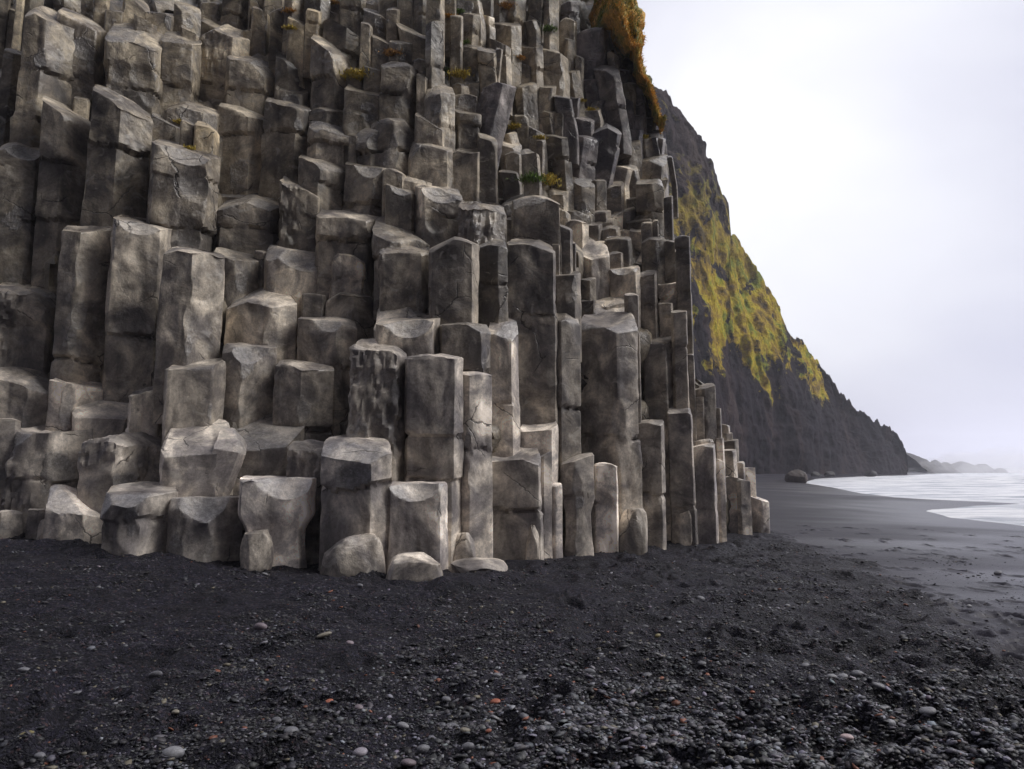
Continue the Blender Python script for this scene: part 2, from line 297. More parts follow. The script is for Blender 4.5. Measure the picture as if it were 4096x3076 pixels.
DATA = """
# A (0,1500)
A -90 190 1005 1008 1215 g R | low rounded grey stump at the foot of the wall, half in gravel at picture's left edge
A 200 378 985 990 1222 g s45 r
A -80 130 330 330 1010 R
A -70 380 -27 -15 420 s60 C c.3 + | big pale boulder-like column head with a slanting dark side, at the left edge
A 90 665 418 372 1010 s45 r j60
A 345 775 770 960 1270 g s60 C c.5 + | pointed pale stump leaning right, third stone standing in the gravel from the left
A 605 1210 482 410 940 s42 r
A 762 1310 805 790 1375 g j37 C | squat cracked block with a bright wet top, left of the dark stained stump on the gravel
A 1258 1785 890 882 1400 g s50 B | dark stained stump with water marks, just left of the mushroom shaped block
A 1215 1720 385 325 850 C c.5 + | stump with a large white freshly broken face above the cracked blocks
A 1560 1812 415 425 860 C c.6 + l-90 | narrow white shard leaning left beside the stump with the white face
A 955 1217 150 60 430 r | small rough dark crystalline block wedged between smooth stumps
A 550 1008 145 105 470 C c.5 +
A 365 760 40 70 470 +
A 295 445 280 280 390 d
D 1225 1648 1430 1355 1870 s80
E -200 192 1262 1250 1770 s40 B l-10
# B
B -150 392 322 280 745 F c.4 s75
B -92 475 742 748 1440 g s88 B m + | thick mushroom shaped block with a bulging pale head, standing on the gravel
B 272 632 512 500 1290 s63 F r
B 528 1042 455 450 1290 s70 F c.3 j30
E 745 1152 1238 1228 2290 s80 r F
E 345 778 1052 1036 1835 s64 r B
E 195 620 1375 1375 1965 s42 F c.15 j82
B 1026 1452 800 788 1350 s86 B + | smooth squat column with a bright right side above the flat slab
E 1150 1565 1342 1335 2660 s86 j45 j70 F c.05
B 1548 1785 -35 -20 1060 s30 F + j50 | slim bright fluted column with a pale knobbly head
# boulders handled separately
C -106 302 582 545 1352 g s93 F c.15 j55
C 288 382 605 560 1290 g s40 +
C 338 458 800 792 1272 g s60 + C
C 150 420 352 325 820 s84 F c.25 +
C 455 695 625 558 1300 g m s42 F c.2 + d
C 675 872 655 660 1310 g s20 R + 
F -90 135 1060 1062 2040 s78 F c.55 + | column with a broad pale sloping top and a white right edge, lower centre
E 1405 1765 1095 1092 1950 s80 j40 d
F 45 404 470 482 1840 s97 C j41 c.1 | tallest slab in the middle of the wall, dark with a thin white right edge
F 400 592 1005 992 2080 s30 C c.4
F 592 1018 1040 1030 2450 s64 F c.2 | massive tall dark column with a pale flat cap and white right side
C 590 850 432 410 660 s80 F c.2 +
C 990 1218 348 325 1242 g s88 F c.1 d j60
C 1208 1262 372 370 965 +
F 1062 1290 1180 1182 1822 s72 F c.3 d | dark column with a whitish flat top like a table, right of the white sided giant
C 1250 1432 242 228 1255 g s93 F c.25 j72 | tall column by the corner of the wall whose foot has a white wedge
C 1430 1600 512 492 1252 g s88 F c.15 +
C 1578 1662 612 640 1238 g s60 R +
C 1424 1576 490 472 515 +
C 1438 1592 88 62 475 s50 F c.15
C 1438 1518 165 158 462 
C 1588 1636 240 245 485
C 1598 1656 465 462 610 +
C 1656 1762 482 475 645 d
C 1636 1696 360 375 435 +
C 1650 1716 425 428 475 +
C 1650 1748 552 550 765 s75
C 1648 1788 742 760 1085 s85 +
J 655 724 515 510 660 s30 +
J 600 662 480 482 545 +
J 690 797 665 700 852 g r + s60
J 625 697 575 590 848 g + s30
# F right part
F 1272 1388 1003 1000 1720 s20 F c.1
F 1168 1278 940 945 1175 j50 +
F 1170 1348 798 788 1005 j45 +
F 1388 1442 1322 1320 1960 s20 F
F 1215 1312 468 490 810 d
F 1302 1412 445 455 1320 s92 d j10 | tall thin dark slab at the corner of the wall with a white line down its edge
F 1052 1222 450 468 790 s60 d F
F 965 1168 548 532 665 C + c.5
F 1030 1162 722 705 1180 s86 F
F 805 1032 680 672 900 B + s85
F 928 1032 882 880 1680 s25 
F 1000 1112 632 650 700 d
F 555 802 480 522 890 s50 C c.5 + | column with a bright sloping roof shaped top under the ledges
F 708 932 897 890 975 F c.4 +
F 598 702 925 918 1030 d
F 670 995 915 985 1055 C c.5 +
F 405 592 728 725 1000 j45 s75
F 588 707 757 755 940 s62 F
F 438 532 350 390 710 d
F 528 562 505 500 730
F 800 908 568 572 680 R
F 478 655 330 350 465 + R
F 638 758 352 348 475 +
F 752 888 378 378 465 d R
F 718 867 320 315 395 F
F 862 990 392 390 455 + F
F 958 1052 395 405 555 +
F 690 897 472 490 565
F 780 965 452 456 645 d
F 935 1132 322 312 445 d F
F 1045 1132 345 345 470
F 1128 1168 332 332 440
F 818 997 245 242 330 F
F 653 822 262 258 350 F
F 450 672 248 246 335 F d
F 668 907 218 155 250 C c.5 + | low wedge with a pale sloping top shaped like a sail, on the dark ledges
F 912 1088 142 140 305 s88 d
F 1008 1212 42 32 435 s58 F d
F 1212 1277 152 152 435 d
F 778 912 62 55 180
F 678 784 38 36 225 R
F 488 695 2 0 240 s55 d C
F 358 505 88 98 200 C +
F 300 518 150 155 250 C + c.5
F 90 442 152 182 510 s97 R | broad smooth column with a scooped upper edge at the centre of the wall
F 5 278 55 112 180 C c.4
E 1540 1900 196 212 490 s32 r F
F 45 112 318 316 480
F 88 172 292 290 330 +
F 112 312 348 372 480 s72 F
F 388 442 502 500 730
# E
E 1222 1562 75 102 490 j50 s20 + B
E 1332 1688 498 484 1085 s84 R
E 1672 1895 480 482 1060 d s70
E 920 1322 268 322 690 C c.4 j55 d | slanting broken block with a ragged pale top, overhanging a dark hollow
E 955 1338 532 528 965 d r
E 928 1328 990 858 1045 C + c.5 | thin pale wedge leaning between two columns, above the hollowed column
E 930 1405 1075 1022 1350 R B + | wide column with a hollowed pale front like a broken bowl
E 484 952 268 265 905 j18 s78 
E 608 862 560 572 880 j55 s88 +
E 566 922 870 880 1225 s56 
E 120 605 535 565 895 R B + | bulky round headed block with a deep bowl broken out of its top
E 385 558 880 880 1040
E 214 514 26 62 540 s92 r
E -245 220 142 160 610 j43 d
E -245 348 -42 -30 155 C c.4 +
D 1570 1905 568 595 870 s45 
E 32 124 560 562 810 d
D 1672 2185 832 828 1370 s64 C c.3 + | wide block with a bright chipped front, fifth row up on the left
D 1192 1645 562 575 1410 s46 
D 798 1245 342 368 1565 B s80 j68 | tall bulging column with a wet shiny bowl in its top
D 1160 1252 365 372 570
D 425 803 440 388 1535 s35 j85
D -60 488 852 862 1465 s72 r F | large square block with a rough silvery face at the left edge
G -60 278 1105 1105 2140 B j13 d
G 268 650 755 852 2145 j28 s42 | column split by a deep black notch below its slanted silver head, far left
G 650 1110 708 848 1710 j26 s46 | column with a silver left face and a roof shaped head, second column from the black notch
G 1105 1605 1092 1132 1880 j19 j70 s80 B
G 0 165 398 400 1105 d s40
G 150 542 128 182 1110 s37 | tall column with a bright silver left face, top left corner
G 412 775 150 205 735 s75 j70 F
G 540 665 716 720 850
G 768 1215 192 255 850 j32 j62 C | block with a slanted top over a deep dark undercut, upper left
G 1184 1482 265 282 850 j60
G 1478 1825 208 240 810 s64 j60 + r
H -172 192 440 448 860 s76 F
G 1098 1342 848 872 1095
G 1215 1625 778 802 940 F
G 1332 1442 882 905 1065
G 1438 1618 922 920 1190 o
H -238 108 796 832 1255 s62 j30
H 104 442 752 758 1262 s68
H 438 742 862 935 1210 s17 + | flat pale tombstone shaped face between two tall columns, upper centre left
H 440 792 818 842 990 R
H 788 1052 965 1000 1245 j45 d R
H 728 792 990 992 1200 d
H 902 1222 908 895 1190 s50 R
H 1222 1442 828 892 1060 s90 +
H 1180 1492 1030 1062 1220 
H 1478 1690 1068 1088 1395 s93
H 1045 1372 1170 1212 1380 C + c.5
H 985 1168 1245 1290 1395 R
H 1368 1605 1262 1360 1405 C + c.5
H 1415 1722 1370 1450 1500 C + c.5
H 1002 1222 1352 1412 1610 d B
H 698 1003 1205 1215 1580 B s70
H 354 698 1145 1205 1570 s46 
H 442 738 265 385 815 s56 C c.25 | tall dark column with a shiny chipped head and a pit below it, upper middle
H 188 448 402 412 665 d F c.25
H 190 428 650 650 765 d
H 705 992 640 655 975 d j45 
H 965 1232 465 480 915 s78 R | tall rounded column with a bright chipped right edge, left of the leaning rock
H 1228 1312 540 545 835
H 1296 1505 590 642 1005 s50 C
H 1496 1702 798 822 1085 s28 F
H 1468 1615 590 620 705 R
H 1498 1704 702 705 815 R
H 1556 1712 575 590 720 d
I 200 345 980 1030 1400 d
I 240 490 528 590 1395 s62 l-190 r u | long dark rock leaning left with a silver strip down its right side
I 1080 1250 478 492 885 s68 l60 u F c.3 | tall dark column leaning with a pale cap, below the orange grass
I 1066 1268 855 905 1325 s90 l-85 u C | dark leaning pillar with a thin white right edge, beside the white fractured head
I 900 1098 975 980 1280 s45 l-30 u
I 690 872 988 1000 1310 s70 d F
I 605 782 775 800 1005 F c.25 s70
I 480 635 610 608 825 d F
I 660 868 298 312 690 s74 C | broad column standing in the rubble slope, upper right
I 848 925 270 285 515
I 528 685 322 320 670 s68 
I 460 612 455 460 620 R
I 98 245 325 322 580 d
I 205 348 345 360 610 s80
I 338 390 350 352 550
I 295 448 262 305 550 F
I 328 522 148 158 450 s62 F c.25
I 213 326 92 95 325 s60
I 98 216 90 98 325 s60
I 0 92 110 112 545 d
I 915 1168 238 210 470 u R | large dark rounded rock just below the orange grass slope
I 812 938 125 160 300 R
I 798 952 -20 0 200 u
I 695 802 -60 -60 230
I 590 700 -60 -60 160 d
I 556 645 135 140 205
I 928 992 400 430 605
I 865 962 520 515 700
I 990 1088 448 455 580 u R
I 980 1090 580 575 680 u
I 665 782 622 628 715
I 1038 1140 725 730 805 u
I 770 895 688 700 945 u l40
I 778 842 820 822 945
I 888 962 708 712 865 u
I 952 1115 788 795 880
I 900 1065 862 878 958 u R
I 478 575 842 838 935 d
I 492 695 925 945 1085 R
I 398 498 968 975 1035 +
I 382 528 1025 1060 1105 C +
I 405 528 1105 1105 1260 d
I 525 658 1098 1100 1325
I 640 702 1030 1030 1255 d
I 368 505 1250 1262 1345 
I 1285 1425 935 945 1025 u
I 1262 1405 1022 1040 1175 
I 1405 1498 1010 1015 1145
I 1420 1572 962 968 1015 u
I 1490 1535 1010 1012 1145 u
I 1525 1592 1010 1012 1145 u
I 1368 1615 1165 1145 1285 F s80
I 1605 1645 1150 1155 1335 
I 1212 1388 1140 1222 1275 C +
I 1192 1345 1222 1250 1325 R +
I 1335 1600 1290 1310 1345 F o
I 1288 1428 822 830 965 u
I 1272 1375 600 620 765 
I 1365 1432 640 640 835 u
I 1425 1500 862 870 965 u
I 1160 1245 352 400 505
I 1238 1325 480 520 605 u
# left & mid top
H 18 157 60 62 205 o
H 148 287 58 66 405 o
H 278 425 132 138 345 o
H 408 528 68 72 295 o
H -62 158 185 192 335 o
H -75 210 328 355 465 + F c.5
H 588 742 78 92 175 F
H 542 812 138 205 455 s62 R
H 845 1018 -10 132 295 
H 818 905 165 172 305
H 898 1040 255 310 475 
H 1008 1102 50 60 305 
H 1104 1305 88 215 405 C l30
H 1030 1195 300 302 445 d
H 1092 1213 -60 -60 125
H 1208 1316 -60 -60 205
H 1298 1432 140 150 590 s30
H 1306 1436 -60 -60 155
H 1428 1522 -60 -40 135
H 668 855 -60 -60 205 
H -5 112 -60 -60 85 o
H 108 262 -60 -60 62
H 258 412 -60 -60 130 o
H 408 592 -60 -60 85 
H 558 682 -60 20 95 d
H 956 1098 -60 -60 112
H 1200 1322 438 445 575 R
H 838 992 458 490 650 
H 712 848 500 505 650 o
I 42 232 -60 -60 112
I 228 322 -60 -60 102 d
I 318 448 -60 -30 155 o
I 438 562 -60 -60 212
G 1284 1482 48 60 215 
G 1425 1565 85 100 215 +
G 1478 1648 5 10 135 
G 1642 1850 -60 -60 155 d
G 1065 1325 0 65 250 C +
G 996 1162 122 150 250
G 908 1105 0 18 195 
G 778 915 62 60 195
G 690 805 -60 -60 195 d
G 598 698 -60 -60 185 +
G 398 602 -60 -60 155 d
G 325 402 -60 -60 155 d
G 160 330 -60 -60 132 d
G 102 168 -60 -60 405 +
G -20 62 -60 -60 405 d
G 58 125 82 85 355 d
G 1335 1488 208 218 275 +
G 1498 1850 140 160 240 C +
I 1115 1205 590 600 720 u F
I 1255 1350 690 715 830 u C
I 1345 1425 520 545 650 R
I 1165 1262 690 700 800 u
"""
# ------------------------------------------------------------------ columns measured off the photograph
TILE = {'A': (0, 1500), 'B': (1000, 1500), 'C': (2000, 1500), 'D': (0, 700), 'E': (1000, 700), 'F': (2000, 700),
        'G': (0, 0), 'H': (1000, 0), 'I': (1800, 0), 'J': (2500, 1500)}
def tp(t, x, y):
    k = 1.386 if t == 'J' else 1.846
    return (TILE[t][0] + x / k) / 4.0, (TILE[t][1] + y / k) / 4.0
cols = []
for line in DATA.strip().splitlines():
    if line.startswith('#') or not line.strip(): continue
    body, _, lab = line.partition('|')
    f = body.split(); t = f[0]; k = 1.386 if t == 'J' else 1.846
    xl, ya = tp(t, float(f[1]), float(f[3])); xr, yb_ = tp(t, float(f[2]), float(f[4])); _, yb = tp(t, 0, float(f[5]))
    c = dict(xl=xl, xr=xr, ya=ya, yc=yb_, yb=yb, lab=lab.strip(), g=False, top='', s=None, j=[], lean=0.0, cap=None, tone='', r=False, tile=t)
    for o in f[6:]:
        if o == 'g': c['g'] = True
        elif o == 'r': c['r'] = True
        elif o == 'm': c['m'] = True
        elif o in '+-dou' and len(o) == 1: c['tone'] += o
        elif o in 'FCBRP': c['top'] = o
        elif o[0] == 's': c['s'] = float(o[1:]) / 100
        elif o[0] == 'j': c['j'].append(float(o[1:]) / 100)
        elif o[0] == 'l': c['lean'] = float(o[1:]) / k / 4
        elif o[0] == 'c': c['cap'] = float(o[1:])
    cols.append(c)
BLK = [('B', 512, 1003, 1500), ('B', 998, 1430, 1528), ('B', 1488, 1668, 1412), ('B', 1632, 1752, 1345), ('B', 1715, 1860, 1352), ('B', 1445, 1908, 1478), ('C', 862, 1094, 1322)]
for t, a_, b_, yb_ in BLK:                     # loose blocks stand in front of the columns
    k0, k1 = tp(t, a_, yb_), tp(t, b_, yb_); cols.append(dict(xl=k0[0], xr=k1[0], ya=k0[1] - 22, yc=k0[1] - 22, yb=k0[1], g=True, blk=True))
cols.sort(key=lambda c: -c['yb'])
# the foot of the wall: distance of the wall base at each picture column
BX = [-100, 0, 100, 200, 300, 440, 480, 530, 620, 660, 715, 760, 790]
BD = [11.4, 11.3, 10.8, 10.2, 9.9, 9.6, 10.3, 11.6, 12.8, 14.2, 14.8, 17.8, 19]
placed = []
def dudpx(px, py):
    return (ray(px + 1, py)[0] - ray(px, py)[0])
for c in cols:
    xm = 0.5 * (c['xl'] + c['xr']); ym = 0.5 * (max(min(c['ya'], c['yc']), -20) + c['yb'])
    db = float(np.interp(xm, BX, BD))
    if c['g']:
        D, zg = ground_hit(min(xm, 775), c['yb'] - 2)
        D = min(D, db + 1.5)
    else:
        D = db + 0.2
        for _ in range(3):
            zb = EYE + ray(xm, c['yb'])[1] * D
            D = db + 0.25 + 0.42 * max(zb, 0)
        lim = D + 2.6
        for a in placed:
            ov = min(a['xr'], c['xr']) - max(a['xl'], c['xl'])
            if ov < 0.22 * min(a['xr'] - a['xl'], c['xr'] - c['xl']): continue
            if a['yb'] < c['yb'] + 2: continue
            touch = min(a['ya'], a['yc']) < c['yb'] + 6
            D = max(D, a['D'] + (0.55 * a['w'] if touch else 0.15))
        D = min(D, lim)
        if zb < .25: D = max(D, min(ground_hit(min(xm, 775), c['yb'])[0], D + 2))
    th = math.atan(ray(xm, ym)[0])
    c['D'] = D; c['th'] = th; c['xm'] = xm; c['ym'] = ym
    c['w'] = (ray(c['xr'], ym)[0] - ray(c['xl'], ym)[0]) * (D + 0.12) * math.cos(th) * 1.05
    if c.get('blk'): c['w'] = 1.3
    placed.append(c)
cols = [c for c in cols if not c.get('blk')]

def build_column(c, k):
    rnd = random.Random(k * 7 + 3); w = c['w']; D = c['D']; top = c['top']
    s = c['s'] if c['s'] is not None else rnd.choice([0.8, 0.84, 0.75, 0.88, 0.35, 0.6])
    if s > 0.7: V = [(-.5, .24), (-.45, .07), (s - .5, 0), (.5, (1 - s) * 1.5 + .06), (.45, .78), (0, 1.0), (-.42, .8)]
    elif s < 0.3: V = [(-.5, s * 1.5 + .06), (s - .5, 0), (.45, .07), (.5, .24), (.42, .8), (0, 1.0), (-.45, .78)]
    else: V = [(-.5, .42 * s + .06), (s - .5, 0), (.5, .42 * (1 - s) + .06), (.44, .78), (0, .98), (-.44, .78)]
    V = np.array(V) * w; V[1:-3] += np.array([[rnd.uniform(-.01, .01), rnd.uniform(-.02, .03)] for _ in V[1:-3]]) * w
    # dense outline, corners a little rounded
    pts = []
    for i in range(len(V)):
        a, b = V[i], V[(i + 1) % len(V)]; n = max(2, int(np.hypot(*(b - a)) / w * 130))
        pts.append(a + (b - a) * (np.arange(n) / n)[:, None])
    Q = np.concatenate(pts); n = len(Q)
    kk = np.exp(-0.5 * (np.arange(-12, 13) / rnd.uniform(1.0, 2.0)) ** 2); kk /= kk.sum()
    Q = sum(kk[i + 12] * np.roll(Q, i, 0) for i in range(-12, 13))
    seg = np.hypot(*(np.roll(Q, -1, 0) - Q).T); wt = seg * np.where(Q[:, 1] < 0.5 * w, 3.0, 0.8)
    cum = np.r_[0, np.cumsum(wt)]; NP = 72 if w * F_PX / D > 26 else 34
    tt = np.linspace(0, cum[-1], NP, endpoint=False); QQ = np.vstack([Q, Q[:1]])
    O = np.c_[np.interp(tt, cum, QQ[:, 0]), np.interp(tt, cum, QQ[:, 1])]
    # outline must span exactly -w/2 .. w/2
    O[:, 0] = (O[:, 0] - O[:, 0].min()) / (O[:, 0].max() - O[:, 0].min()) * w - w / 2
    cen = O.mean(0)
    nrm = np.roll(O, -1, 0) - np.roll(O, 1, 0); nrm = np.c_[nrm[:, 1], -nrm[:, 0]]; nrm /= np.hypot(*nrm.T)[:, None] + 1e-9
    if ((O - cen) * nrm).sum() < 0: nrm = -nrm
    # heights
    cap = c['cap'] if c['cap'] is not None else {'F': .15, 'C': .34, 'B': .08, 'R': .05, 'P': .2, '': .06 if c['ym'] > 280 else .17}[top]
    te0 = ray(c['xm'], min(c['ya'], c['yc']))[1]
    Db = D + 0.8 * w / max(math.cos(c['th']), .6)
    if te0 < 0: Zl, Zr, kt = EYE + ray(c['xl'], c['ya'])[1] * Db, EYE + ray(c['xr'], c['yc'])[1] * Db, 0.02 + max(0, cap - 0.1)
    else:
        Zl, Zr = EYE + ray(c['xl'], c['ya'])[1] * Db, EYE + ray(c['xr'], c['yc'])[1] * Db
        kt = min(te0 + cap / .8, 1.9)
    zb = EYE + ray(c['xm'], c['yb'])[1] * D
    zbot = zb - (0.5 if c['g'] else 1.1)
    def ztop(x, y): return Zl + (Zr - Zl) * (x / w + .5) + kt * (y - 0.8 * w)
    zf = float(ztop(0, 0)); vis = max(zf - zb, 0.25)
    px_m = D / F_PX
    step = max(0.055, 2.0 * px_m, vis / 70)
    base_l = [0, .02, .055, .1]
    ts = [x * max(w, .4) for x in base_l]
    while ts[-1] < vis + 0.15: ts.append(ts[-1] + step)
    L = zf - zbot
    while ts[-1] < L: ts.append(ts[-1] + 0.35)
    ts = np.array(ts); ts[-1] = max(L, ts[-2] + .05)
    joints = list(c['j']); up_ = c['tile'] in 'GHI'
    if not joints and ((vis > 1.3 and rnd.random() < .6) or (up_ and vis > .8 and rnd.random() < .75)): joints = [rnd.uniform(.25, .75)]
    if len(joints) == 1 and vis > 3 and c['ym'] < 300: joints.append(min(joints[0] + rnd.uniform(.25, .4), .9))
    rings = []
    for sc in (0.0, .25, .5, .72, .88, .965):
        q = cen + (O - cen) * sc if sc > 0 else np.repeat(cen[None], NP, 0)
        rings.append(np.c_[q, ztop(q[:, 0], q[:, 1])])
    ncap = len(rings)
    for t_ in ts:
        z0 = ztop(O[:, 0], O[:, 1])
        f = min(1, t_ / ts[-1])
        z = z0 * (1 - f) + zbot * f if t_ > 0 else z0 - .012
        # follow the top's slope close to the top, level out further down
        z = np.minimum(z0 - t_ * .15, z) if t_ > 0 else z
        rings.append(np.c_[O, z])
    P = np.concatenate(rings); nr = len(rings)
    Nn = np.concatenate([np.repeat(np.array([[0, 0, 1.0]]), NP, 0) if i < ncap else np.c_[nrm, np.zeros(NP)] for i in range(nr)])
    side = np.repeat(np.arange(nr) >= ncap, NP)
    off = np.array([rnd.uniform(0, 100) for _ in range(3)])
    W = P + off
    # segments between joints sit a touch out of line; a groove marks each joint
    zj = [zf - j * vis for j in sorted(joints)]
    jn = fbm(np.c_[W[:, :2] * 2.2 / max(w, .3), np.zeros(len(W))], k, 2) * .07 * w
    shade = np.full(len(P), rnd.uniform(-.1, .1)); fresh_lit = np.zeros(len(P)); expl = bool(c['j'])
    for q, z_ in enumerate(zj):
        dz = P[:, 2] - (z_ + jn)
        below = dz < 0; shade[below] = rnd.uniform(-.24, .2); P[:, 1] += np.where(below, rnd.uniform(-.02, .07) * w, 0)
        sx, sy = rnd.uniform(-.035, .035) * w * (1.8 if up_ else 1), rnd.uniform(-.01, .06) * w
        P[:, 0] += np.where(below, sx, 0); P[:, 1] += np.where(below, sy, 0)
        gw = max(.024 if expl else .018, .6 * step)
        P -= Nn * (np.exp(-(dz / gw) ** 2) * side * rnd.uniform(.07, .13) * min(w, 1) * ss(-.45, .35, vnoise(W * np.array([2.5, 2.5, .1]), k + q * 5)))[:, None]
    # body: bulge, undulation, roughness
    amp = min(w, 1.0)
    lo = fbm(W * np.array([1, 1, .6]) * 1.15 / amp ** .5, 11 + k, 2); mi = fbm(W * 3.6, 21 + k, 3); 
    P += Nn * ((lo * .032 * amp + mi * .016 * amp) * np.where(side, 1, 1.1))[:, None]
    cr_ = np.abs(vnoise(W * 1.8, 31 + k)); P -= Nn * (np.exp(-(cr_ / .09) ** 2) * .014 * amp)[:, None]
    if c['r']:
        hi = fbm(W * 8.5, 51 + k, 3, .6); mk = ss(-.1, .25, vnoise(W * 1.3, 77 + k) - (P[:, 0] / w) * .8)
        P += Nn * (hi * .04 * amp * mk)[:, None]
    # shape of the head
    rr = np.hypot((P[:, 0] - cen[0]) / (.5 * w), (P[:, 1] - cen[1]) / (.5 * w))
    nearTop = np.exp(-np.maximum(zf + .3 * w - P[:, 2], 0) / (.22 * w))
    if top == 'R': P[:, 2] += np.where(side, 0, .10 * w * (1 - rr ** 2)); P[:, 2] -= .16 * w * np.clip(np.abs(P[:, 0]) / (.5 * w) - .35, 0, 1) ** 1.6 * nearTop * 1.5
    elif top in ('', 'F'): P[:, 2] += np.where(side, 0, rnd.choice([-.07, .05]) * w * (1 - rr ** 2))
    fmc = rnd.choice([0, .4, .8]) if '+' not in c['tone'] else .9
    def cut(c0, nv, soft=.93):
        nv = np.asarray(nv, float); nv /= np.linalg.norm(nv)
        d = (P - c0) @ nv; m = d > 0
        fresh_lit[m] = np.maximum(fresh_lit[m], fmc); P[m] -= nv * (d[m] * soft)[:, None]
    def scoop(c0, rad, fm=0.0):
        d = P - c0; r_ = np.linalg.norm(d, axis=1); m = r_ < rad
        fresh_lit[m] = np.maximum(fresh_lit[m], fm)
        P[m] = c0 + d[m] / (r_[m][:, None] + 1e-9) * (r_[m] + (rad - r_[m]) * .92)[:, None]
    if top == 'B':
        bx = rnd.uniform(-.12, .12) * w; zt = float(ztop(bx, .1 * w))
        scoop(np.array((bx, -.30 * w, zt + .22 * w)), rnd.uniform(.56, .66) * w, .75)  # broken hollow, its lit look painted in through the same mask
    for q in range(rnd.choice([0, 1, 1, 2])):
        ang = rnd.choice([-1, 1]) * rnd.uniform(.15, 1.1)
        out = np.array((math.sin(ang), -math.cos(ang)))
        ex = (O @ out).max(); cx = cen + out * (ex - cen @ out)
        up = rnd.uniform(.35, 1.6); dep = rnd.uniform(.03, .11) * w
        nv = np.array((out[0], out[1], up)); nv /= np.linalg.norm(nv)
        cut(np.array((cx[0], cx[1], float(ztop(cx[0], cx[1])))) - nv * dep, nv)
    for q in range(rnd.choice([2, 3, 4]) + int(min(vis, 4) * 1.2)):                  # spalls down the faces
        ang = rnd.uniform(-1.0, 1.0); out = np.array((math.sin(ang), -math.cos(ang)))
        ex = (O @ out).max(); zc_ = zf - rnd.uniform(.2, 1.0) * vis; rad = rnd.uniform(.45, 1.5) * w; pen = 1 - rnd.uniform(.03, .08) * w / rad
        scoop(np.array((out[0] * (ex + rad * pen), out[1] * (ex + rad * pen), zc_)), rad, rnd.choice([0, 0, .3, .7, 1.0]))
    for z_ in zj:
        for _ in range(2 if expl else 1):
            x_ = rnd.uniform(-.4, .4) * w; rad = rnd.uniform(.25, .5) * w
            scoop(np.array((x_, -rad * .72, z_ - rad * .35)), rad, .2)
    if c.get('m'):
        fz = (zf - P[:, 2]) / vis; kx = 1 - .24 * ss(.38, .6, fz) + .10 * ss(.8, 1.1, fz)
        P[:, 0] *= kx; P[:, 1] = cen[1] + (P[:, 1] - cen[1]) * kx
    # lean; stones of the broken slope stand at all angles
    if c['tile'] == 'I' and not c['lean'] and c['ym'] < 200: c['lean'] = rnd.uniform(-3.2, 3.2)
    if c['lean']:
        lw = c['lean'] * dudpx(c['xm'], c['ym']) * D
        P[:, 0] += lw * np.clip((zf - P[:, 2]) / vis, -.3, 1.3) - lw * 0.0
    P[:, 1] += (zf - P[:, 2]) * -rnd.uniform(0, .02)
    # into place: origin on the column's foot axis, turned across the sight line
    th = c['th']; X0 = ray(c['xm'], c['ym'])[0] * D
    zo = zbot
    V3 = np.c_[P[:, 0], P[:, 1], P[:, 2] - zo]
    quads = grid_quads(nr, NP, True)[:, ::-1]
    bot = np.arange(NP) + (nr - 1) * NP
    V3 = np.vstack([V3, [[cen[0], cen[1], 0]]]); ci = len(V3) - 1
    tris = np.stack([bot, np.roll(bot, -1), np.full(NP, ci)], -1)
    me = mesh_np('basalt_column', V3, quads, tris)
    attr(me, 'shade', np.r_[shade, 0]); attr(me, 'fresh_lit', np.r_[fresh_lit, 0])
    try: me.set_sharp_from_angle(angle=R(30))
    except Exception: pass
    o = link('basalt_column', me, BASALT)
    o.location = (X0, D, zo); o.rotation_euler = (0, 0, -th)
    # colour of the stone itself: browner and ochre high up, plum-grey in the broken corner
    hgt = np.clip((c['ym']) / 520.0, 0, 1)
    base = np.array((1.36, 1.34, 1.34)) * hgt + np.array((1.22, 1.12, .90)) * (1 - hgt)
    v = rnd.uniform(.72, 1.18)
    if '+' in c['tone']: v *= 1.35 + .3 * hgt  # pale stones; at the right foot the bright sea light is painted in too
    if 'd' in c['tone']: v *= .74
    if 'o' in c['tone']: base = np.array((1.28, 1.14, .86))
    if 'u' in c['tone']: base = np.array((.80, .77, .82)); v *= .95
    v *= 1 + .22 * float(ss(440, 520, c['ym']))
    o.color = (*(base * v * 1.16), float(1 - .65 * ss(120, 460, c['ym'])))
    return o

col_objs = []
for k, c in enumerate(cols):
    o = build_column(c, k); c['o'] = o; col_objs.append(o)
# ------------------------------------------------------------------ names for pointing: every column's label says which one it is
def describe(c):
    wpx = c['xr'] - c['xl']; hpx = c['yb'] - min(c['ya'], c['yc']); asp = hpx / wpx
    big = wpx * hpx
    size = 'tiny' if big < 450 else 'small' if big < 1200 else 'large' if big > 9000 else ''
    form = 'tall' if asp > 2.0 else 'squat' if asp < 0.85 else ''
    slim = 'slim' if wpx < 16 and asp > 1.6 else ''
    tone = 'pale' if '+' in c['tone'] else 'dark' if 'd' in c['tone'] else 'ochre tinted' if 'o' in c['tone'] else 'purplish' if 'u' in c['tone'] else 'grey'
    top = {'F': 'flat topped', 'C': 'slant topped', 'B': 'hollow topped', 'R': 'round topped', 'P': 'pointed'}.get(c['top'], '')
    if not top and abs(c['ya'] - c['yc']) > 0.25 * wpx: top = 'slant topped'
    wds = [x for x in (size, slim or form, tone, top) if x]
    return ' '.join(wds[:4]) + ' column'
LM = [c for c in cols if c['lab']]
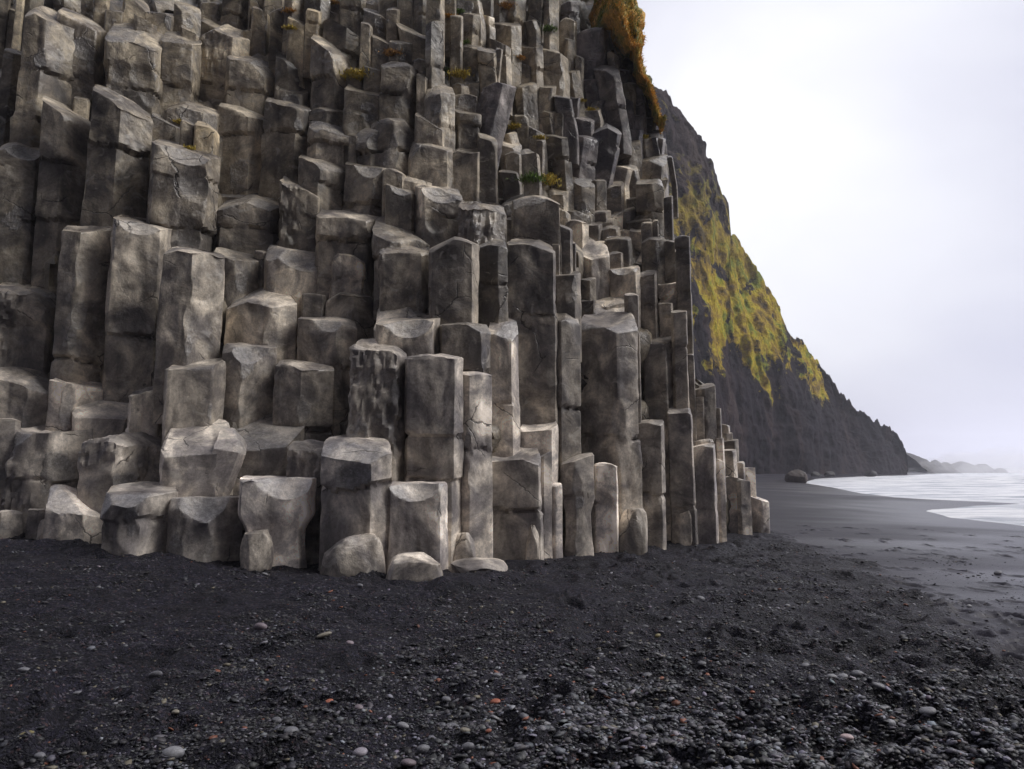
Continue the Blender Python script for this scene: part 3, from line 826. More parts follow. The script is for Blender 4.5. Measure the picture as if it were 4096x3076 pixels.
SHORT = [
 ('low rounded grey stump at the foot', 'the left edge gravel stump'), ('big pale boulder-like', 'the big boulder-like head'),
 ('pointed pale stump', 'the pointed leaning stump'), ('squat cracked block', 'the squat cracked block'), ('dark stained stump', 'the dark stained stump'),
 ('stump with a large white', 'the white faced stump'), ('narrow white shard', 'the narrow white shard'), ('small rough dark crystalline', 'the rough crystalline block'),
 ('thick mushroom', 'the mushroom shaped block'), ('smooth squat column with a bright', 'the smooth column above the flat slab'), ('slim bright fluted', 'the bright fluted column'),
 ('column with a broad pale sloping', 'the broad pale sloping top'), ('tallest slab', 'the tallest white edged slab'), ('massive tall dark', 'the massive pale capped column'),
 ('dark column with a whitish flat', 'the whitish table top'), ('tall column by the corner', 'the column with a white foot wedge'), ('tall thin dark slab', 'the thin white lined slab'),
 ('column with a bright sloping roof', 'the bright roof shaped top'), ('low wedge', 'the sail shaped wedge'), ('broad smooth column with a scooped', 'the broad scooped column'),
 ('slanting broken block', 'the slanting ragged block'), ('thin pale wedge', 'the thin leaning wedge'), ('wide column with a hollowed', 'the broken bowl column'),
 ('bulky round headed', 'the bulky bowl headed block'), ('wide block with a bright', 'the wide chipped block'), ('tall bulging column', 'the wet bowl topped column'),
 ('large square block', 'the large square silvery block'), ('column split by', 'the black notched column'), ('column with a silver left', 'the silver roof headed column'),
 ('tall column with a bright silver', 'the silver faced corner column'), ('block with a slanted top over', 'the undercut slanted block'), ('flat pale tombstone', 'the tombstone face'),
 ('tall dark column with a shiny', 'the pitted shiny headed column'), ('tall rounded column', 'the rounded bright edged column'), ('long dark rock', 'the long leaning dark rock'),
 ('tall dark column leaning', 'the pale capped leaning column'), ('dark leaning pillar', 'the thin edged leaning pillar'), ('broad column standing', 'the broad rubble slope column'),
 ('large dark rounded rock', 'the dark rounded rock under orange grass')]
for c in LM:
    c['short'] = next((s for p, s in SHORT if c['lab'].startswith(p)), None)
    if c['short'] is None: print('no short for', c['lab'])
LM = [c for c in LM if c['short']]
def cy(c): return 0.5 * (max(min(c['ya'], c['yc']), 0) + c['yb'])
def cx(c): return 0.5 * (max(c['xl'], 0) + c['xr'])
DIRS = ['right of', 'up and right of', 'straight above', 'up and left of', 'left of', 'down and left of', 'straight below', 'down and right of']
ORD = ['', 'second ', 'third ', 'fourth ', 'fifth ', 'sixth ', 'seventh ', 'eighth ', 'ninth ', 'tenth ', 'eleventh ', 'twelfth ', 'thirteenth ', 'fourteenth ']
bins = {}
for c in cols:
    if c['lab']: continue
    best = min(LM, key=lambda m: math.hypot(cx(m) - cx(c), (cy(m) - cy(c)) * .9))
    a = math.degrees(math.atan2(cy(best) - cy(c), cx(c) - cx(best))) % 360
    c['ref'] = best; c['dir'] = DIRS[int(((a + 22.5) % 360) // 45)]
    bins.setdefault((id(best), c['dir']), []).append(c)
for k_, L in bins.items():
    L.sort(key=lambda c: math.hypot(cx(c['ref']) - cx(c), cy(c['ref']) - cy(c)))
    for i, c in enumerate(L):
        who = describe(c)
        c['lab'] = (ORD[i] + who if i else who) + (', nearest one ' if len(L) > 1 and i == 0 else ' counting ' if i else ' ') + c['dir'] + ' ' + c['ref']['short']
for c in cols:
    wd = c['lab'].replace(',', ' ').split()
    if len(wd) > 16:
        for kill in ('nearest', 'one', 'counting', 'grey', 'topped', 'column', 'the', 'large', 'small', 'tiny'):
            if len(c['lab'].replace(',', ' ').split()) > 16: c['lab'] = c['lab'].replace(kill + ' ', '', 1)
    tag(c['o'], c['lab'], 'basalt column', 'basalt columns of the sea cliff', 'thing')

# ------------------------------------------------------------------ broken blocks lying at the foot
def boulder(tile, xl, xr, yt, yb, label, seed, tone=1.0, mat=BASALT, name='basalt_boulder', boxy=.55, cuts=7, dd=0.0, cat='boulder', group=None, flat=.7, lean=0.0, sub=5, Dfix=None):
    rnd = random.Random(seed); k = tp(tile, xl, yt); k2 = tp(tile, xr, yb)
    xm = (k[0] + k2[0]) / 2
    if Dfix: D = Dfix
    else: D, _ = ground_hit(xm, k2[1])
    D += dd
    th = math.atan(ray(xm, k2[1])[0])
    wd = (ray(k2[0], k2[1])[0] - ray(k[0], k2[1])[0]) * (D + .2) * math.cos(th)
    dp = wd * flat; ztp = EYE + ray(xm, k[1])[1] * (D + dp * .5); zb = EYE + ray(xm, k2[1])[1] * D
    h = (ztp - zb) * 1.3
    bm = bmesh.new(); bmesh.ops.create_icosphere(bm, subdivisions=sub, radius=1)
    V = np.array([v.co[:] for v in bm.verts]); tr = np.array([[v.index for v in f.verts] for f in bm.faces]); bm.free()
    V = np.sign(V) * np.abs(V) ** boxy
    V[:, :2] *= (1 - .12 * V[:, 2:3])
    for q in range(cuts):
        n = np.array([rnd.uniform(-1, 1), rnd.uniform(-1.2, .6), rnd.uniform(-.2, 1)]); n /= np.linalg.norm(n)
        mx = (V @ n).max(); d = V @ n - mx * rnd.uniform(.72, .9); m = d > 0; V[m] -= n * (d[m] * .95)[:, None]
    V += V * (fbm(V * 1.2 + seed, seed, 3) * .07)[:, None] + V * (fbm(V * 5 + seed, seed + 9, 3) * .015)[:, None]
    V[:, 0] += lean * V[:, 2]
    for a in (0, 2): V[:, a] = (V[:, a] - V[:, a].min()) / (V[:, a].max() - V[:, a].min()) * 2 - 1
    V *= np.array((wd / 2, dp / 2, h / 2)); V[:, 2] += h / 2
    me = mesh_np(name, V, None, tr)
    try: me.set_sharp_from_angle(angle=R(38))
    except Exception: pass
    o = link(name, me, mat); o.location = (ray(xm, k2[1])[0] * (D + dp * .45), D + dp * .45, ztp - h); o.rotation_euler = (0, 0, -th)
    o.color = (tone * 1.25, tone * 1.22, tone * 1.18, .5)
    tag(o, label, cat, group); return o
G_ = 'broken blocks lying at the foot of the wall'
boulder('B', 512, 1003, 1175, 1500, 'dark fronted boulder with a pale rounded back, lying right of the mushroom shaped block', 1, 1.25, group=G_, boxy=.5)
boulder('B', 998, 1430, 1312, 1528, 'flat pale slab lying on gravel below the smooth squat column', 2, 1.5, group=G_, boxy=.42, cuts=4)
boulder('B', 1488, 1668, 1160, 1412, 'small white pyramid shaped shard in the cluster of broken pieces', 3, 1.6, group=G_, cuts=9)
boulder('B', 1632, 1752, 1032, 1345, 'tall white egg shaped piece in the cluster of broken pieces', 4, 1.7, group=G_, boxy=.85, cuts=3, dd=.25)
boulder('B', 1540, 1700, 1040, 1240, 'brown rounded piece at the back of the cluster of broken pieces', 5, 1.1, group=G_, boxy=.8, dd=.7)
boulder('B', 1715, 1860, 1020, 1352, 'pointed grey shard against the column at the right of the broken cluster', 6, 1.3, group=G_, cuts=9, dd=.35, boxy=.7)
boulder('B', 1445, 1908, 1352, 1478, 'low wide pale slab in front of the cluster of broken pieces', 7, 1.4, group=G_, boxy=.6)
boulder('C', 862, 1094, 978, 1322, 'knee high dark stub with a white right side, leaning right on the gravel', 8, 1.0, group=G_, boxy=.4, cuts=5, lean=.1)
boulder('C', 188, 294, 1105, 1382, 'small upright pale shard leaning on the foot of a dark column', 9, 1.6, group=G_, cuts=8, boxy=.6, dd=-.05)
boulder('A', 268, 380, 1060, 1230, 'small pale shard propped beside the pointed leaning stump', 10, 1.5, group=G_, cuts=8, boxy=.6)
boulder('C', 1268, 1432, 980, 1258, 'white wedge stone wedged into the foot of the corner column', 11, 1.4, group=G_, cuts=6, boxy=.6, dd=.05)
boulder('B', -80, 172, 1140, 1436, 'smooth pale curved foot piece under the mushroom shaped block', 12, 1.6, group=G_, cuts=5, boxy=.7, dd=.1)

# ------------------------------------------------------------------ rock body of the cliff behind and between the columns
EDGE = [(-300, 590), (-120, 622), (0, 636), (20, 643), (60, 641), (90, 652), (130, 661), (153, 668), (231, 672), (236, 686), (325, 690), (370, 693), (385, 712), (400, 702), (430, 710), (463, 722), (475, 735), (500, 745), (528, 752)]
ex_y = [e[0] for e in EDGE]; ex_x = [e[1] for e in EDGE]
gy = np.arange(-340, 566, 5.0); gx = np.linspace(-300, 0, 190)
CX = np.array([c['xm'] for c in cols]); CY = np.array([c['ym'] for c in cols]); CD = np.array([c['D'] for c in cols]); CW = np.array([c['w'] for c in cols])
def cliff_depth(px, py):
    pyc = np.clip(py, 8, 540); pxc = np.clip(px, 15, 760)
    d2 = ((pxc[:, None] - CX) / 20) ** 2 + ((pyc[:, None] - CY) / 22) ** 2
    wg = np.exp(-d2) + 1e-12 / (1 + d2); D = (wg * (CD + CW * .5)).sum(1) / wg.sum(1)
    return D + np.where(py < 8, (8 - py) * .03, 0)
rows = []
for y in gy:
    xe = float(np.interp(y, ex_y, ex_x)) - 4
    px = np.r_[np.linspace(-320, xe, 260)]
    D = cliff_depth(px, np.full(len(px), y)) + .35 + 1.5 * ss(545, 585, px) * (y < 215)
    # column-like steps in the body
    st = np.floor(px / 11 + np.floor(y / 34) * .37); hsh = (np.sin(st * 12.9898 + np.floor(y / 34 + st * .3) * 78.2) * 43758.5453) % 1
    D = D + hsh * .45
    a = [ray(p, y) for p in px]
    P = np.array([(a_[0] * d_, d_, EYE + a_[1] * d_) for a_, d_ in zip(a, D)])
    # the flank turns away from the beach
    de = P[-1, 1]; ret = []
    for q in (1.5, 4, 8, 14, 22, 34):
        xx, zz = ray(xe - 1.5 - q * .35, y); ret.append((xx * (de + q), de + q, P[-1, 2] + q * .1))
    rows.append(np.vstack([P, ret]))
Gd = np.array(rows); nr, nc = Gd.shape[:2]
V = Gd.reshape(-1, 3).copy()
V += np.c_[fbm(V * .8, 61, 3) * .12, fbm(V * .9, 62, 4) * .22, fbm(V * .8, 63, 3) * .12]
topb = Gd[0].copy(); topb[:, 1] += 45; topb[:, 2] += 6
V = np.vstack([topb, V])
q = grid_quads(nr + 1, nc)
me = mesh_np('cliff', V, q[:, ::-1]); 
try: me.set_sharp_from_angle(angle=R(35))
except Exception: pass
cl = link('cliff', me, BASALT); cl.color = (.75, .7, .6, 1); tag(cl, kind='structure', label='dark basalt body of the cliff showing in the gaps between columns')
# ------------------------------------------------------------------ beach
def ground_material():
    m, t, b = new_mat('beach_gravel')
    tc = N(t, 'ShaderNodeTexCoord'); P = tc.outputs['Object']
    at = N(t, 'ShaderNodeAttribute', attribute_name='gravel')
    aw = N(t, 'ShaderNodeAttribute', attribute_name='wet')
    v = N(t, 'ShaderNodeTexVoronoi'); v.inputs['Scale'].default_value = 55; t.links.new(P, v.inputs['Vector'])
    hs = N(t, 'ShaderNodeSeparateColor'); t.links.new(v.outputs['Color'], hs.inputs[0])
    rv = ramp(t, [(0.0, (0.0059, 0.0056, 0.0097)), (.55, (0.0119, 0.0108, 0.0184)), (.8, (0.0272, 0.0248, 0.0400)), (.92, (.075, .072, .08)), (.965, (.10, .055, .045)), (1, (.16, .155, .16))])
    t.links.new(hs.outputs[0], rv.inputs[0])
    n1 = noise(t, P, 1.2, 5, .6); r1 = ramp(t, [(.35, .6), (.65, 1.35)]); t.links.new(n1.outputs['Fac'], r1.inputs[0])
    gc = mixc(t, 1, rv.outputs[0], r1.outputs[0], 'MULTIPLY'); gc = mixc(t, 1, gc, (.62, .61, .78), 'MULTIPLY')
    n2 = noise(t, mapping(t, P, (.25, 1, 1)), 1.1, 6, .62)
    r2 = ramp(t, [(.35, (.008, .007, .014)), (.65, (.020, .017, .030))]); t.links.new(n2.outputs['Fac'], r2.inputs[0])
    v2 = N(t, 'ShaderNodeTexVoronoi'); v2.inputs['Scale'].default_value = 30; t.links.new(P, v2.inputs['Vector'])
    h2 = N(t, 'ShaderNodeSeparateColor'); t.links.new(v2.outputs['Color'], h2.inputs[0])
    rsx = ramp(t, [(.955, 0), (.97, .5)]); t.links.new(h2.outputs[0], rsx.inputs[0])
    scol = mixc(t, rsx.outputs[0], r2.outputs[0], (.11, .105, .11))
    c = mixc(t, at.outputs['Fac'], scol, gc)
    t.links.new(c, b.inputs['Base Color'])
    rr = mixc(t, at.outputs['Fac'], mixc(t, aw.outputs['Fac'], .6, .30), .6)
    b.inputs['Specular IOR Level'].default_value = .3
    t.links.new(rr, b.inputs['Roughness'])
    hh = math_(t, 'MULTIPLY', math_(t, 'SUBTRACT', 1.0, v.outputs['Distance']), at.outputs['Fac'])
    nb = bump(t, hh, .022, .9)
    fn = noise(t, P, 90, 5, .7); nb = bump(t, fn.outputs['Fac'], .008, .7, nb)
    mn = noise(t, mapping(t, P, (1, 1.5, 1)), 6, 6, .68); nb = bump(t, math_(t, 'MULTIPLY', mn.outputs['Fac'], at.outputs['Fac']), .10, 1.0, nb)
    t.links.new(nb, b.inputs['Normal'])
    return m
GM = ground_material()
# one sheet from behind the camera to the horizon, fine near the viewer
ang = np.r_[np.linspace(-180, -46, 40)[:-1], np.linspace(-46, 46, 760), np.linspace(46, 180, 40)[1:-1]]
rad = np.r_[0.3 * (2.6 / .3) ** np.linspace(0, 1, 14)[:-1], 2.6 * (30 / 2.6) ** np.linspace(0, 1, 470)[:-1], 30 * (2400 / 30) ** np.linspace(0, 1, 110)]
A, Rr = np.meshgrid(np.radians(ang), rad)
P2 = np.c_[(np.sin(A) * Rr).ravel(), (np.cos(A) * Rr).ravel()]
z = terrain(P2)
V = np.c_[P2, z]; nc = len(ang); nr = len(rad)
V = np.vstack([V, [[0, 0, float(terrain(np.array([[0, 0.]]))[0])]]])
q = grid_quads(nr, nc, True); tri = np.stack([np.roll(np.arange(nc), -1), np.full(nc, len(V) - 1), np.arange(nc)], -1)
me = mesh_np('ground', V, q[:, ::-1], tri[:, ::-1])
attr(me, 'gravel', np.r_[berm_side(P2), 1]); sd = shore_dist(P2)
attr(me, 'wet', np.r_[ss(9, 1, sd + fbm(np.c_[P2 * np.array([.12, .4]), P2[:, :1] * 0], 5, 3) * 3), 0])
gr = link('ground', me, GM); tag(gr, kind='structure', label='black gravel and sand beach')

# pebbles too many to count: flat rounded stones strewn on the gravel
def pebble_material():
    m, t, b = new_mat('pebble_stone')
    at = N(t, 'ShaderNodeAttribute', attribute_name='tint'); tc = N(t, 'ShaderNodeTexCoord')
    n = noise(t, tc.outputs['Object'], 90, 4, .7); r = ramp(t, [(.3, .7), (.7, 1.25)]); t.links.new(n.outputs['Fac'], r.inputs[0])
    t.links.new(mixc(t, 1, at.outputs['Color'], r.outputs[0], 'MULTIPLY'), b.inputs['Base Color'])
    b.inputs['Roughness'].default_value = .55
    t.links.new(bump(t, n.outputs['Fac'], .003, .6), b.inputs['Normal']); return m
PM = pebble_material()
bm = bmesh.new(); bmesh.ops.create_icosphere(bm, subdivisions=1, radius=1)
IV = np.array([v.co[:] for v in bm.verts]); IT = np.array([[v.index for v in f.verts] for f in bm.faces]); bm.free()
bm = bmesh.new(); bmesh.ops.create_icosphere(bm, subdivisions=3, radius=1)
IV3 = np.array([v.co[:] for v in bm.verts]); IT3 = np.array([[v.index for v in f.verts] for f in bm.faces]); bm.free()
NPB = 210000
rs = np.random.RandomState(12)
yy = 2.9 * (5.6 ** (rs.rand(NPB) ** 1.05)); xx = rs.uniform(-.80, .84, NPB) * yy
PP = np.c_[xx, yy]
q3 = np.c_[PP, np.zeros(NPB)]
clump = fbm(q3 * 1.3, 91, 3)
band = np.exp(-((yy - 4.2) / 1.8) ** 2) * ss(-.35, .1, xx / yy)           # the pebble bank across the near right
keep = rs.rand(NPB) < np.clip(.42 + .45 * clump + .6 * band, .06, 1) * (.12 + .88 * berm_side(PP))
PP = PP[keep]; n = len(PP); band = band[keep]; clump = clump[keep]
size = np.exp(rs.randn(n) * .58) * (.0060 + .0058 * band + .0018 * np.clip(clump, 0, 1))
size = np.minimum(size, .030) * (1 + .05 * np.clip(PP[:, 1] - 5, 0, 8))
zz = terrain(PP)
ax = rs.uniform(.75, 1.5, n); fl = rs.uniform(.2, .5, n); a = rs.rand(n) * 6.283
tx = rs.randn(n) * .28; ty = rs.randn(n) * .28
V = IV[None] * np.stack([size * ax, size, size * fl], -1)[:, None, :]
V = V * (1 + .16 * rs.randn(n, len(IV), 1))
def rot(V, a, tx, ty):
    ca, sa = np.cos(a)[:, None], np.sin(a)[:, None]
    x, y, z = V[..., 0], V[..., 1], V[..., 2]
    c, s = np.cos(tx)[:, None], np.sin(tx)[:, None]; y, z = y * c - z * s, y * s + z * c
    c, s = np.cos(ty)[:, None], np.sin(ty)[:, None]; x, z = x * c - z * s, x * s + z * c
    return np.stack([x * ca - y * sa, x * sa + y * ca, z], -1)
V = rot(V, a, tx, ty); V += np.c_[PP, zz + size * fl * .35][:, None, :]
T = (IT[None] + (np.arange(n) * len(IV))[:, None, None]).reshape(-1, 3)
me = mesh_np('pebbles', V.reshape(-1, 3), None, T)
lum = np.exp(rs.randn(n) * .85) * .026 * (1 + 1.3 * band); lum = np.clip(lum, .008, .26)
tint = lum[:, None] * np.array([.97, .96, 1.12]) * (1 + rs.randn(n, 3) * .05)
red = rs.rand(n) < .012; tint[red] = np.array([.20, .075, .045]) * rs.uniform(.5, 1.2, (red.sum(), 1))
tan = rs.rand(n) < .03; tint[tan] = np.array([.13, .115, .085]) * rs.uniform(.6, 1.4, (tan.sum(), 1))
attr(me, 'tint', np.repeat(np.clip(tint, 0, 1), len(IV), 0))
pb = link('pebbles', me, PM); tag(pb, kind='stuff', label='small flat black and grey pebbles strewn over the beach', cat='pebbles')

# the pebbles big enough to point at
BIGP = {'K': [(1255,920,30,'g'),(1395,955,26,'o'),(1555,990,32,'p'),(1765,1005,32,'m'),(745,1020,44,'w'),(670,652,28,'g'),(1740,900,26,'w'),(1955,857,28,'g'),(1930,752,22,'g'),(1195,870,22,'g'),(755,868,17,'o'),(1330,745,18,'g'),(2140,768,24,'r'),(2145,665,18,'g'),(1420,770,20,'r'),(1830,975,28,'g'),(1145,205,15,'w'),(1055,175,17,'g'),(1555,275,14,'g'),(1510,540,16,'m'),(1400,495,32,'o'),(105,988,34,'y'),(2020,1000,28,'g'),(2190,990,26,'g'),(100,675,24,'g'),(1550,790,20,'m'),(340,710,22,'g'),(1125,468,28,'m'),(2110,955,14,'r'),(2010,920,24,'o'),(170,1022,26,'g'),(1970,960,16,'g')],
        'L': [(585,630,26,'g'),(335,655,26,'g'),(200,715,26,'g'),(780,700,24,'g'),(925,690,28,'g'),(1038,692,11,'r'),(1270,640,22,'g'),(1430,695,22,'w'),(1385,710,22,'w'),(1495,665,28,'g'),(1600,680,17,'w'),(1585,760,26,'w'),(1710,805,24,'w'),(1800,880,32,'w'),(1450,960,26,'k'),(1265,1020,28,'g'),(1330,1035,26,'w'),(850,1025,34,'g'),(180,1035,22,'r'),(145,900,22,'w'),(240,820,20,'g'),(655,775,20,'g'),(220,757,9,'r'),(820,605,20,'g'),(930,895,24,'g'),(1150,965,16,'w'),(1760,975,28,'g'),(1640,915,24,'w'),(1300,438,16,'w'),(1230,432,12,'w'),(1285,482,12,'k'),(630,497,14,'y'),(575,450,14,'g'),(815,320,18,'g'),(1425,305,9,'w'),(900,342,10,'g'),(1190,353,12,'w'),(1975,355,13,'w'),(2100,215,15,'w'),(1725,845,26,'w'),(590,825,20,'g'),(30,1005,22,'g'),(515,750,9,'r'),(40,665,22,'g'),(490,750,18,'g')]}
PC = {'g': ((.13, .13, .145), 'grey'), 'w': ((.20, .20, .215), 'pale grey'), 'o': ((.22, .20, .16), 'tan grey'), 'p': ((.24, .22, .25), 'lilac grey'), 'm': ((.19, .155, .175), 'mauve'),
      'r': ((.30, .10, .06), 'rust red'), 'k': ((.38, .29, .29), 'pinkish'), 'y': ((.19, .16, .07), 'ochre')}
OWN = {('K', 745): 'flat whitish stone on the dark gravel, the palest at the bottom left', ('K', 105): 'long ochre stone near the bottom left corner of the gravel',
       ('K', 1400): 'thin long tan stone lying on the dark middle gravel', ('L', 1038): 'bright rust red pebble among the grey ones in the middle of the beach',
       ('L', 180): 'rust red pebble at the very bottom of the pebble bank', ('L', 1450): 'pinkish round pebble near the bottom, right of the pebble bank',
       ('L', 1800): 'largest pale oval pebble on the lower right sand', ('K', 1555): 'large lilac grey oval pebble by the bottom of the beach', ('K', 1765): 'large mauve oval pebble by the bottom of the beach',
       ('K', 670): 'long grey pebble lying alone on the left gravel', ('L', 2100): 'small white pebble alone on the smooth grey sand', ('K', 1145): 'whitish round pebble touching the foot of the mushroom shaped block',
       ('L', 630): 'small ochre pebble on the middle of the beach'}
for t_ in 'KL':
    for (x, y, r_, col) in BIGP[t_]:
        sx = ((0 if t_ == 'K' else 2048) + x / 1.08) / 4; sy = (2100 + y / 1.08) / 4
        D, _ = ground_hit(sx, sy); X = ray(sx, sy)[0] * D
        rw = r_ / 1.08 / 4 / F_PX * D * 1.0
        rnd = random.Random(x * 31 + y)
        flt = .3 if rw > .045 and col in 'oy' else rnd.uniform(.42, .62); el = 1.0
        dy = .42 if (t_, x) in (('K', 1400), ('K', 105), ('K', 670)) else rnd.uniform(.6, .85)
        V = IV3 * np.array((rw, rw * dy, rw * flt)); V = V * (1 + .08 * vnoise(IV3 * 1.3 + x, y) + .03 * vnoise(IV3 * 4 + x, y))[:, None]
        me = mesh_np('pebble', V, None, IT3); c_, nm = PC[col]
        attr(me, 'tint', np.repeat(np.array([c_]), len(V), 0) * rnd.uniform(.8, 1.15))
        o = link('pebble', me, PM)
        o.location = (X, D, float(terrain(np.array([[X, D]]))[0]) + rw * flt * .45)
        o.rotation_euler = (rnd.uniform(-.25, .25), rnd.uniform(-.25, .25), rnd.uniform(-.5, .5))
        tag(o, OWN.get((t_, x), nm + ' rounded pebble half sunk in the black gravel'), 'pebble', 'pebbles on the black gravel')

# ------------------------------------------------------------------ sea
def sea_material():
    m, t, b = new_mat('sea_foam')
    tc = N(t, 'ShaderNodeTexCoord'); P = tc.outputs['Object']
    at = N(t, 'ShaderNodeAttribute', attribute_name='off')
    n = noise(t, mapping(t, P, (.35, 1, 1)), .5, 8, .62, .6)
    r = ramp(t, [(.38, (.34, .37, .43)), (.47, (.62, .64, .69)), (.55, (.82, .83, .86))])
    t.links.new(n.outputs['Fac'], r.inputs[0])
    n2 = noise(t, mapping(t, P, (.10, .35, 1)), .22, 6, .6, .5)
    r2 = ramp(t, [(.40, (.12, .15, .20)), (.48, (.38, .41, .48)), (.55, (.82, .83, .87))]); t.links.new(n2.outputs['Fac'], r2.inputs[0])
    c = mixc(t, at.outputs['Fac'], r.outputs[0], r2.outputs[0])
    t.links.new(c, b.inputs['Base Color']); b.inputs['Roughness'].default_value = .45
    n3 = noise(t, P, 1.2, 8, .65); t.links.new(bump(t, n3.outputs['Fac'], .25, .8), b.inputs['Normal'])
    return m
su = np.linspace(.28, 1.75, 330); sy_ = 14 * (2000 / 14) ** (np.linspace(0, 1, 420) ** .8)
U, Y = np.meshgrid(su, sy_); X = U * Y; P2 = np.c_[X.ravel(), Y.ravel()]
sd = -shore_dist(P2); offs = np.clip(sd, 0, None)
swell = ss(8, 60, offs)
ph = offs * .16 + fbm(np.c_[P2 * .018, P2[:, :1] * 0], 71, 2) * 3.2
crest = (.5 + .5 * np.sin(ph)) ** 3
fade = np.exp(-np.maximum(Y.ravel() - 500, 0) / 900)
z = SEA_Z + (swell * crest * (1.0 + 2.2 * ss(60, 150, offs)) + .05 * ss(0, 1.5, offs) + swell * .55 * fbm(np.c_[P2 * .15, P2[:, :1] * 0], 72, 4) + .02 * fbm(np.c_[P2 * .8, P2[:, :1] * 0], 73, 3) * ss(0, 3, offs)) * fade
z = np.where(sd < -1.0, SEA_Z - .3, z)
V = np.c_[P2, z]; q = grid_quads(len(sy_), len(su))
ok = (sd > -1.5); q = q[ok[q].all(1)]
used = np.unique(q); rm = np.full(len(V), -1); rm[used] = np.arange(len(used)); V = V[used]; q = rm[q]
me = mesh_np('sea', V, q); attr(me, 'off', ss(25, 70, offs[used]))
sea = link('sea', me, sea_material()); tag(sea, kind='structure', label='white foaming sea washing onto the black beach')

# ------------------------------------------------------------------ headland beyond the beach
RIDGE = [(560, -60), (600, 10), (625, 50), (641, 74), (655, 86), (667, 92), (674, 106), (681, 111), (688, 124), (696, 136), (702, 150), (708, 162), (715, 185), (726, 200), (729, 204), (730.5, 236), (738, 238), (741, 245), (750, 260), (759, 269), (768, 290), (777, 310), (787, 337), (794, 341), (802, 343), (812, 355), (818, 362), (828, 372), (840, 388), (852, 404), (862, 412), (870, 417), (880, 424), (889, 428), (898, 434), (905, 444), (908, 456), (909, 470)]
rx = np.array([r[0] for r in RIDGE]); ry = np.array([r[1] for r in RIDGE])
def headland_material():
    m, t, b = new_mat('headland_rock')
    tc = N(t, 'ShaderNodeTexCoord'); P = tc.outputs['Object']
    sp = N(t, 'ShaderNodeSeparateXYZ'); t.links.new(P, sp.inputs[0])
    z = sp.outputs['Z']
    n1 = noise(t, mapping(t, P, (1, 1, .35)), .12, 8, .68, .5)
    r1 = ramp(t, [(.3, (.005, .0035, .008)), (.5, (.017, .011, .018)), (.62, (.042, .026, .028)), (.75, (.095, .072, .064))]); t.links.new(n1.outputs['Fac'], r1.inputs[0])
    # moss and grass on the ledges: streaks running down along the slope
    n2 = noise(t, mapping(t, P, (1, .6, .8), (0, .5, 0)), .06, 8, .6, .9)
    n3 = noise(t, P, .55, 6, .65)
    zf = math_(t, 'MULTIPLY', math_(t, 'SUBTRACT', z, 22.0), .014)
    zf = math_(t, 'MINIMUM', math_(t, 'MAXIMUM', zf, -.30), .07)
    zh = math_(t, 'MULTIPLY', math_(t, 'MAXIMUM', math_(t, 'SUBTRACT', z, 48.0), 0.0), .004)
    s_ = math_(t, 'ADD', n2.outputs['Fac'], zf); s_ = math_(t, 'SUBTRACT', s_, math_(t, 'MINIMUM', zh, .10))
    s_ = math_(t, 'ADD', s_, math_(t, 'MULTIPLY', math_(t, 'SUBTRACT', n3.outputs['Fac'], .5), .26))
    rm = ramp(t, [(.525, 0), (.56, 1)]); t.links.new(s_, rm.inputs[0])
    n4 = noise(t, P, .22, 5, .6)
    r4 = ramp(t, [(.34, (.09, .062, .02)), (.43, (.32, .21, .025)), (.52, (.50, .38, .02)), (.62, (.22, .25, .025))]); t.links.new(n4.outputs['Fac'], r4.inputs[0])
    n5 = noise(t, P, 1.6, 5, .7); r5 = ramp(t, [(.3, .5), (.7, 1.4)]); t.links.new(n5.outputs['Fac'], r5.inputs[0])
    mc = mixc(t, 1, r4.outputs[0], r5.outputs[0], 'MULTIPLY')
    hi = math_(t, 'MINIMUM', math_(t, 'MULTIPLY', math_(t, 'MAXIMUM', math_(t, 'SUBTRACT', z, 40.0), 0.0), .03), .75)
    mc = mixc(t, hi, mc, (.075, .068, .035))
    c = mixc(t, rm.outputs[0], r1.outputs[0], mc)
    t.links.new(c, b.inputs['Base Color']); b.inputs['Roughness'].default_value = .85; b.inputs['Specular IOR Level'].default_value = .12
    hb = math_(t, 'ADD', n1.outputs['Fac'], math_(t, 'MULTIPLY', n5.outputs['Fac'], .25))
    t.links.new(bump(t, hb, 3.0, .9), b.inputs['Normal'])
    return m
sx = np.r_[np.linspace(560, 909, 420)]
tt = np.r_[np.linspace(0, 1, 150), 1.06, 1.2, 1.5]
rows = []
base_d = np.interp(sx, [560, 700, 800, 908], [95, 118, 150, 188])
for t_ in tt:
    row = []
    for j, px in enumerate(sx):
        yr = np.interp(px, rx, ry); a, b_ = ray(px, 470); D0 = base_d[j]
        xb = a * D0; zb_ = -1.2
        te = ray(px, yr)[1]; 
        H0 = D0 * te
        Dr = D0 + max(.38 * H0, 0) + 2; H = EYE + te * Dr - zb_
        ar = ray(px, yr)[0]
        if t_ <= 1:
            tz = t_; td = t_ ** 1.35
            D = D0 + (Dr - D0) * td; z_ = zb_ + H * tz
            al = ray(px, 470 + (yr - 470) * t_)[0]
            row.append((al * D, D, z_))
        else:
            e = (t_ - 1) * 60; row.append((ar * (Dr + e) - e * .3, Dr + e, zb_ + H - e * .55))
    e_ = []
    x_, d_, z_ = row[-1]
    for qq in (4, 10, 20, 40, 70): e_.append((x_ * (1 + qq / d_) - qq * .06, d_ + qq, z_ - 0))
    rows.append(row + e_)
Gd = np.array(rows); nr, nc = Gd.shape[:2]; V = Gd.reshape(-1, 3).copy()
tv = np.repeat(np.clip(tt, 0, 1), nc); jm = np.tile(np.r_[np.ones(len(sx)), np.ones(nc - len(sx))], nr)
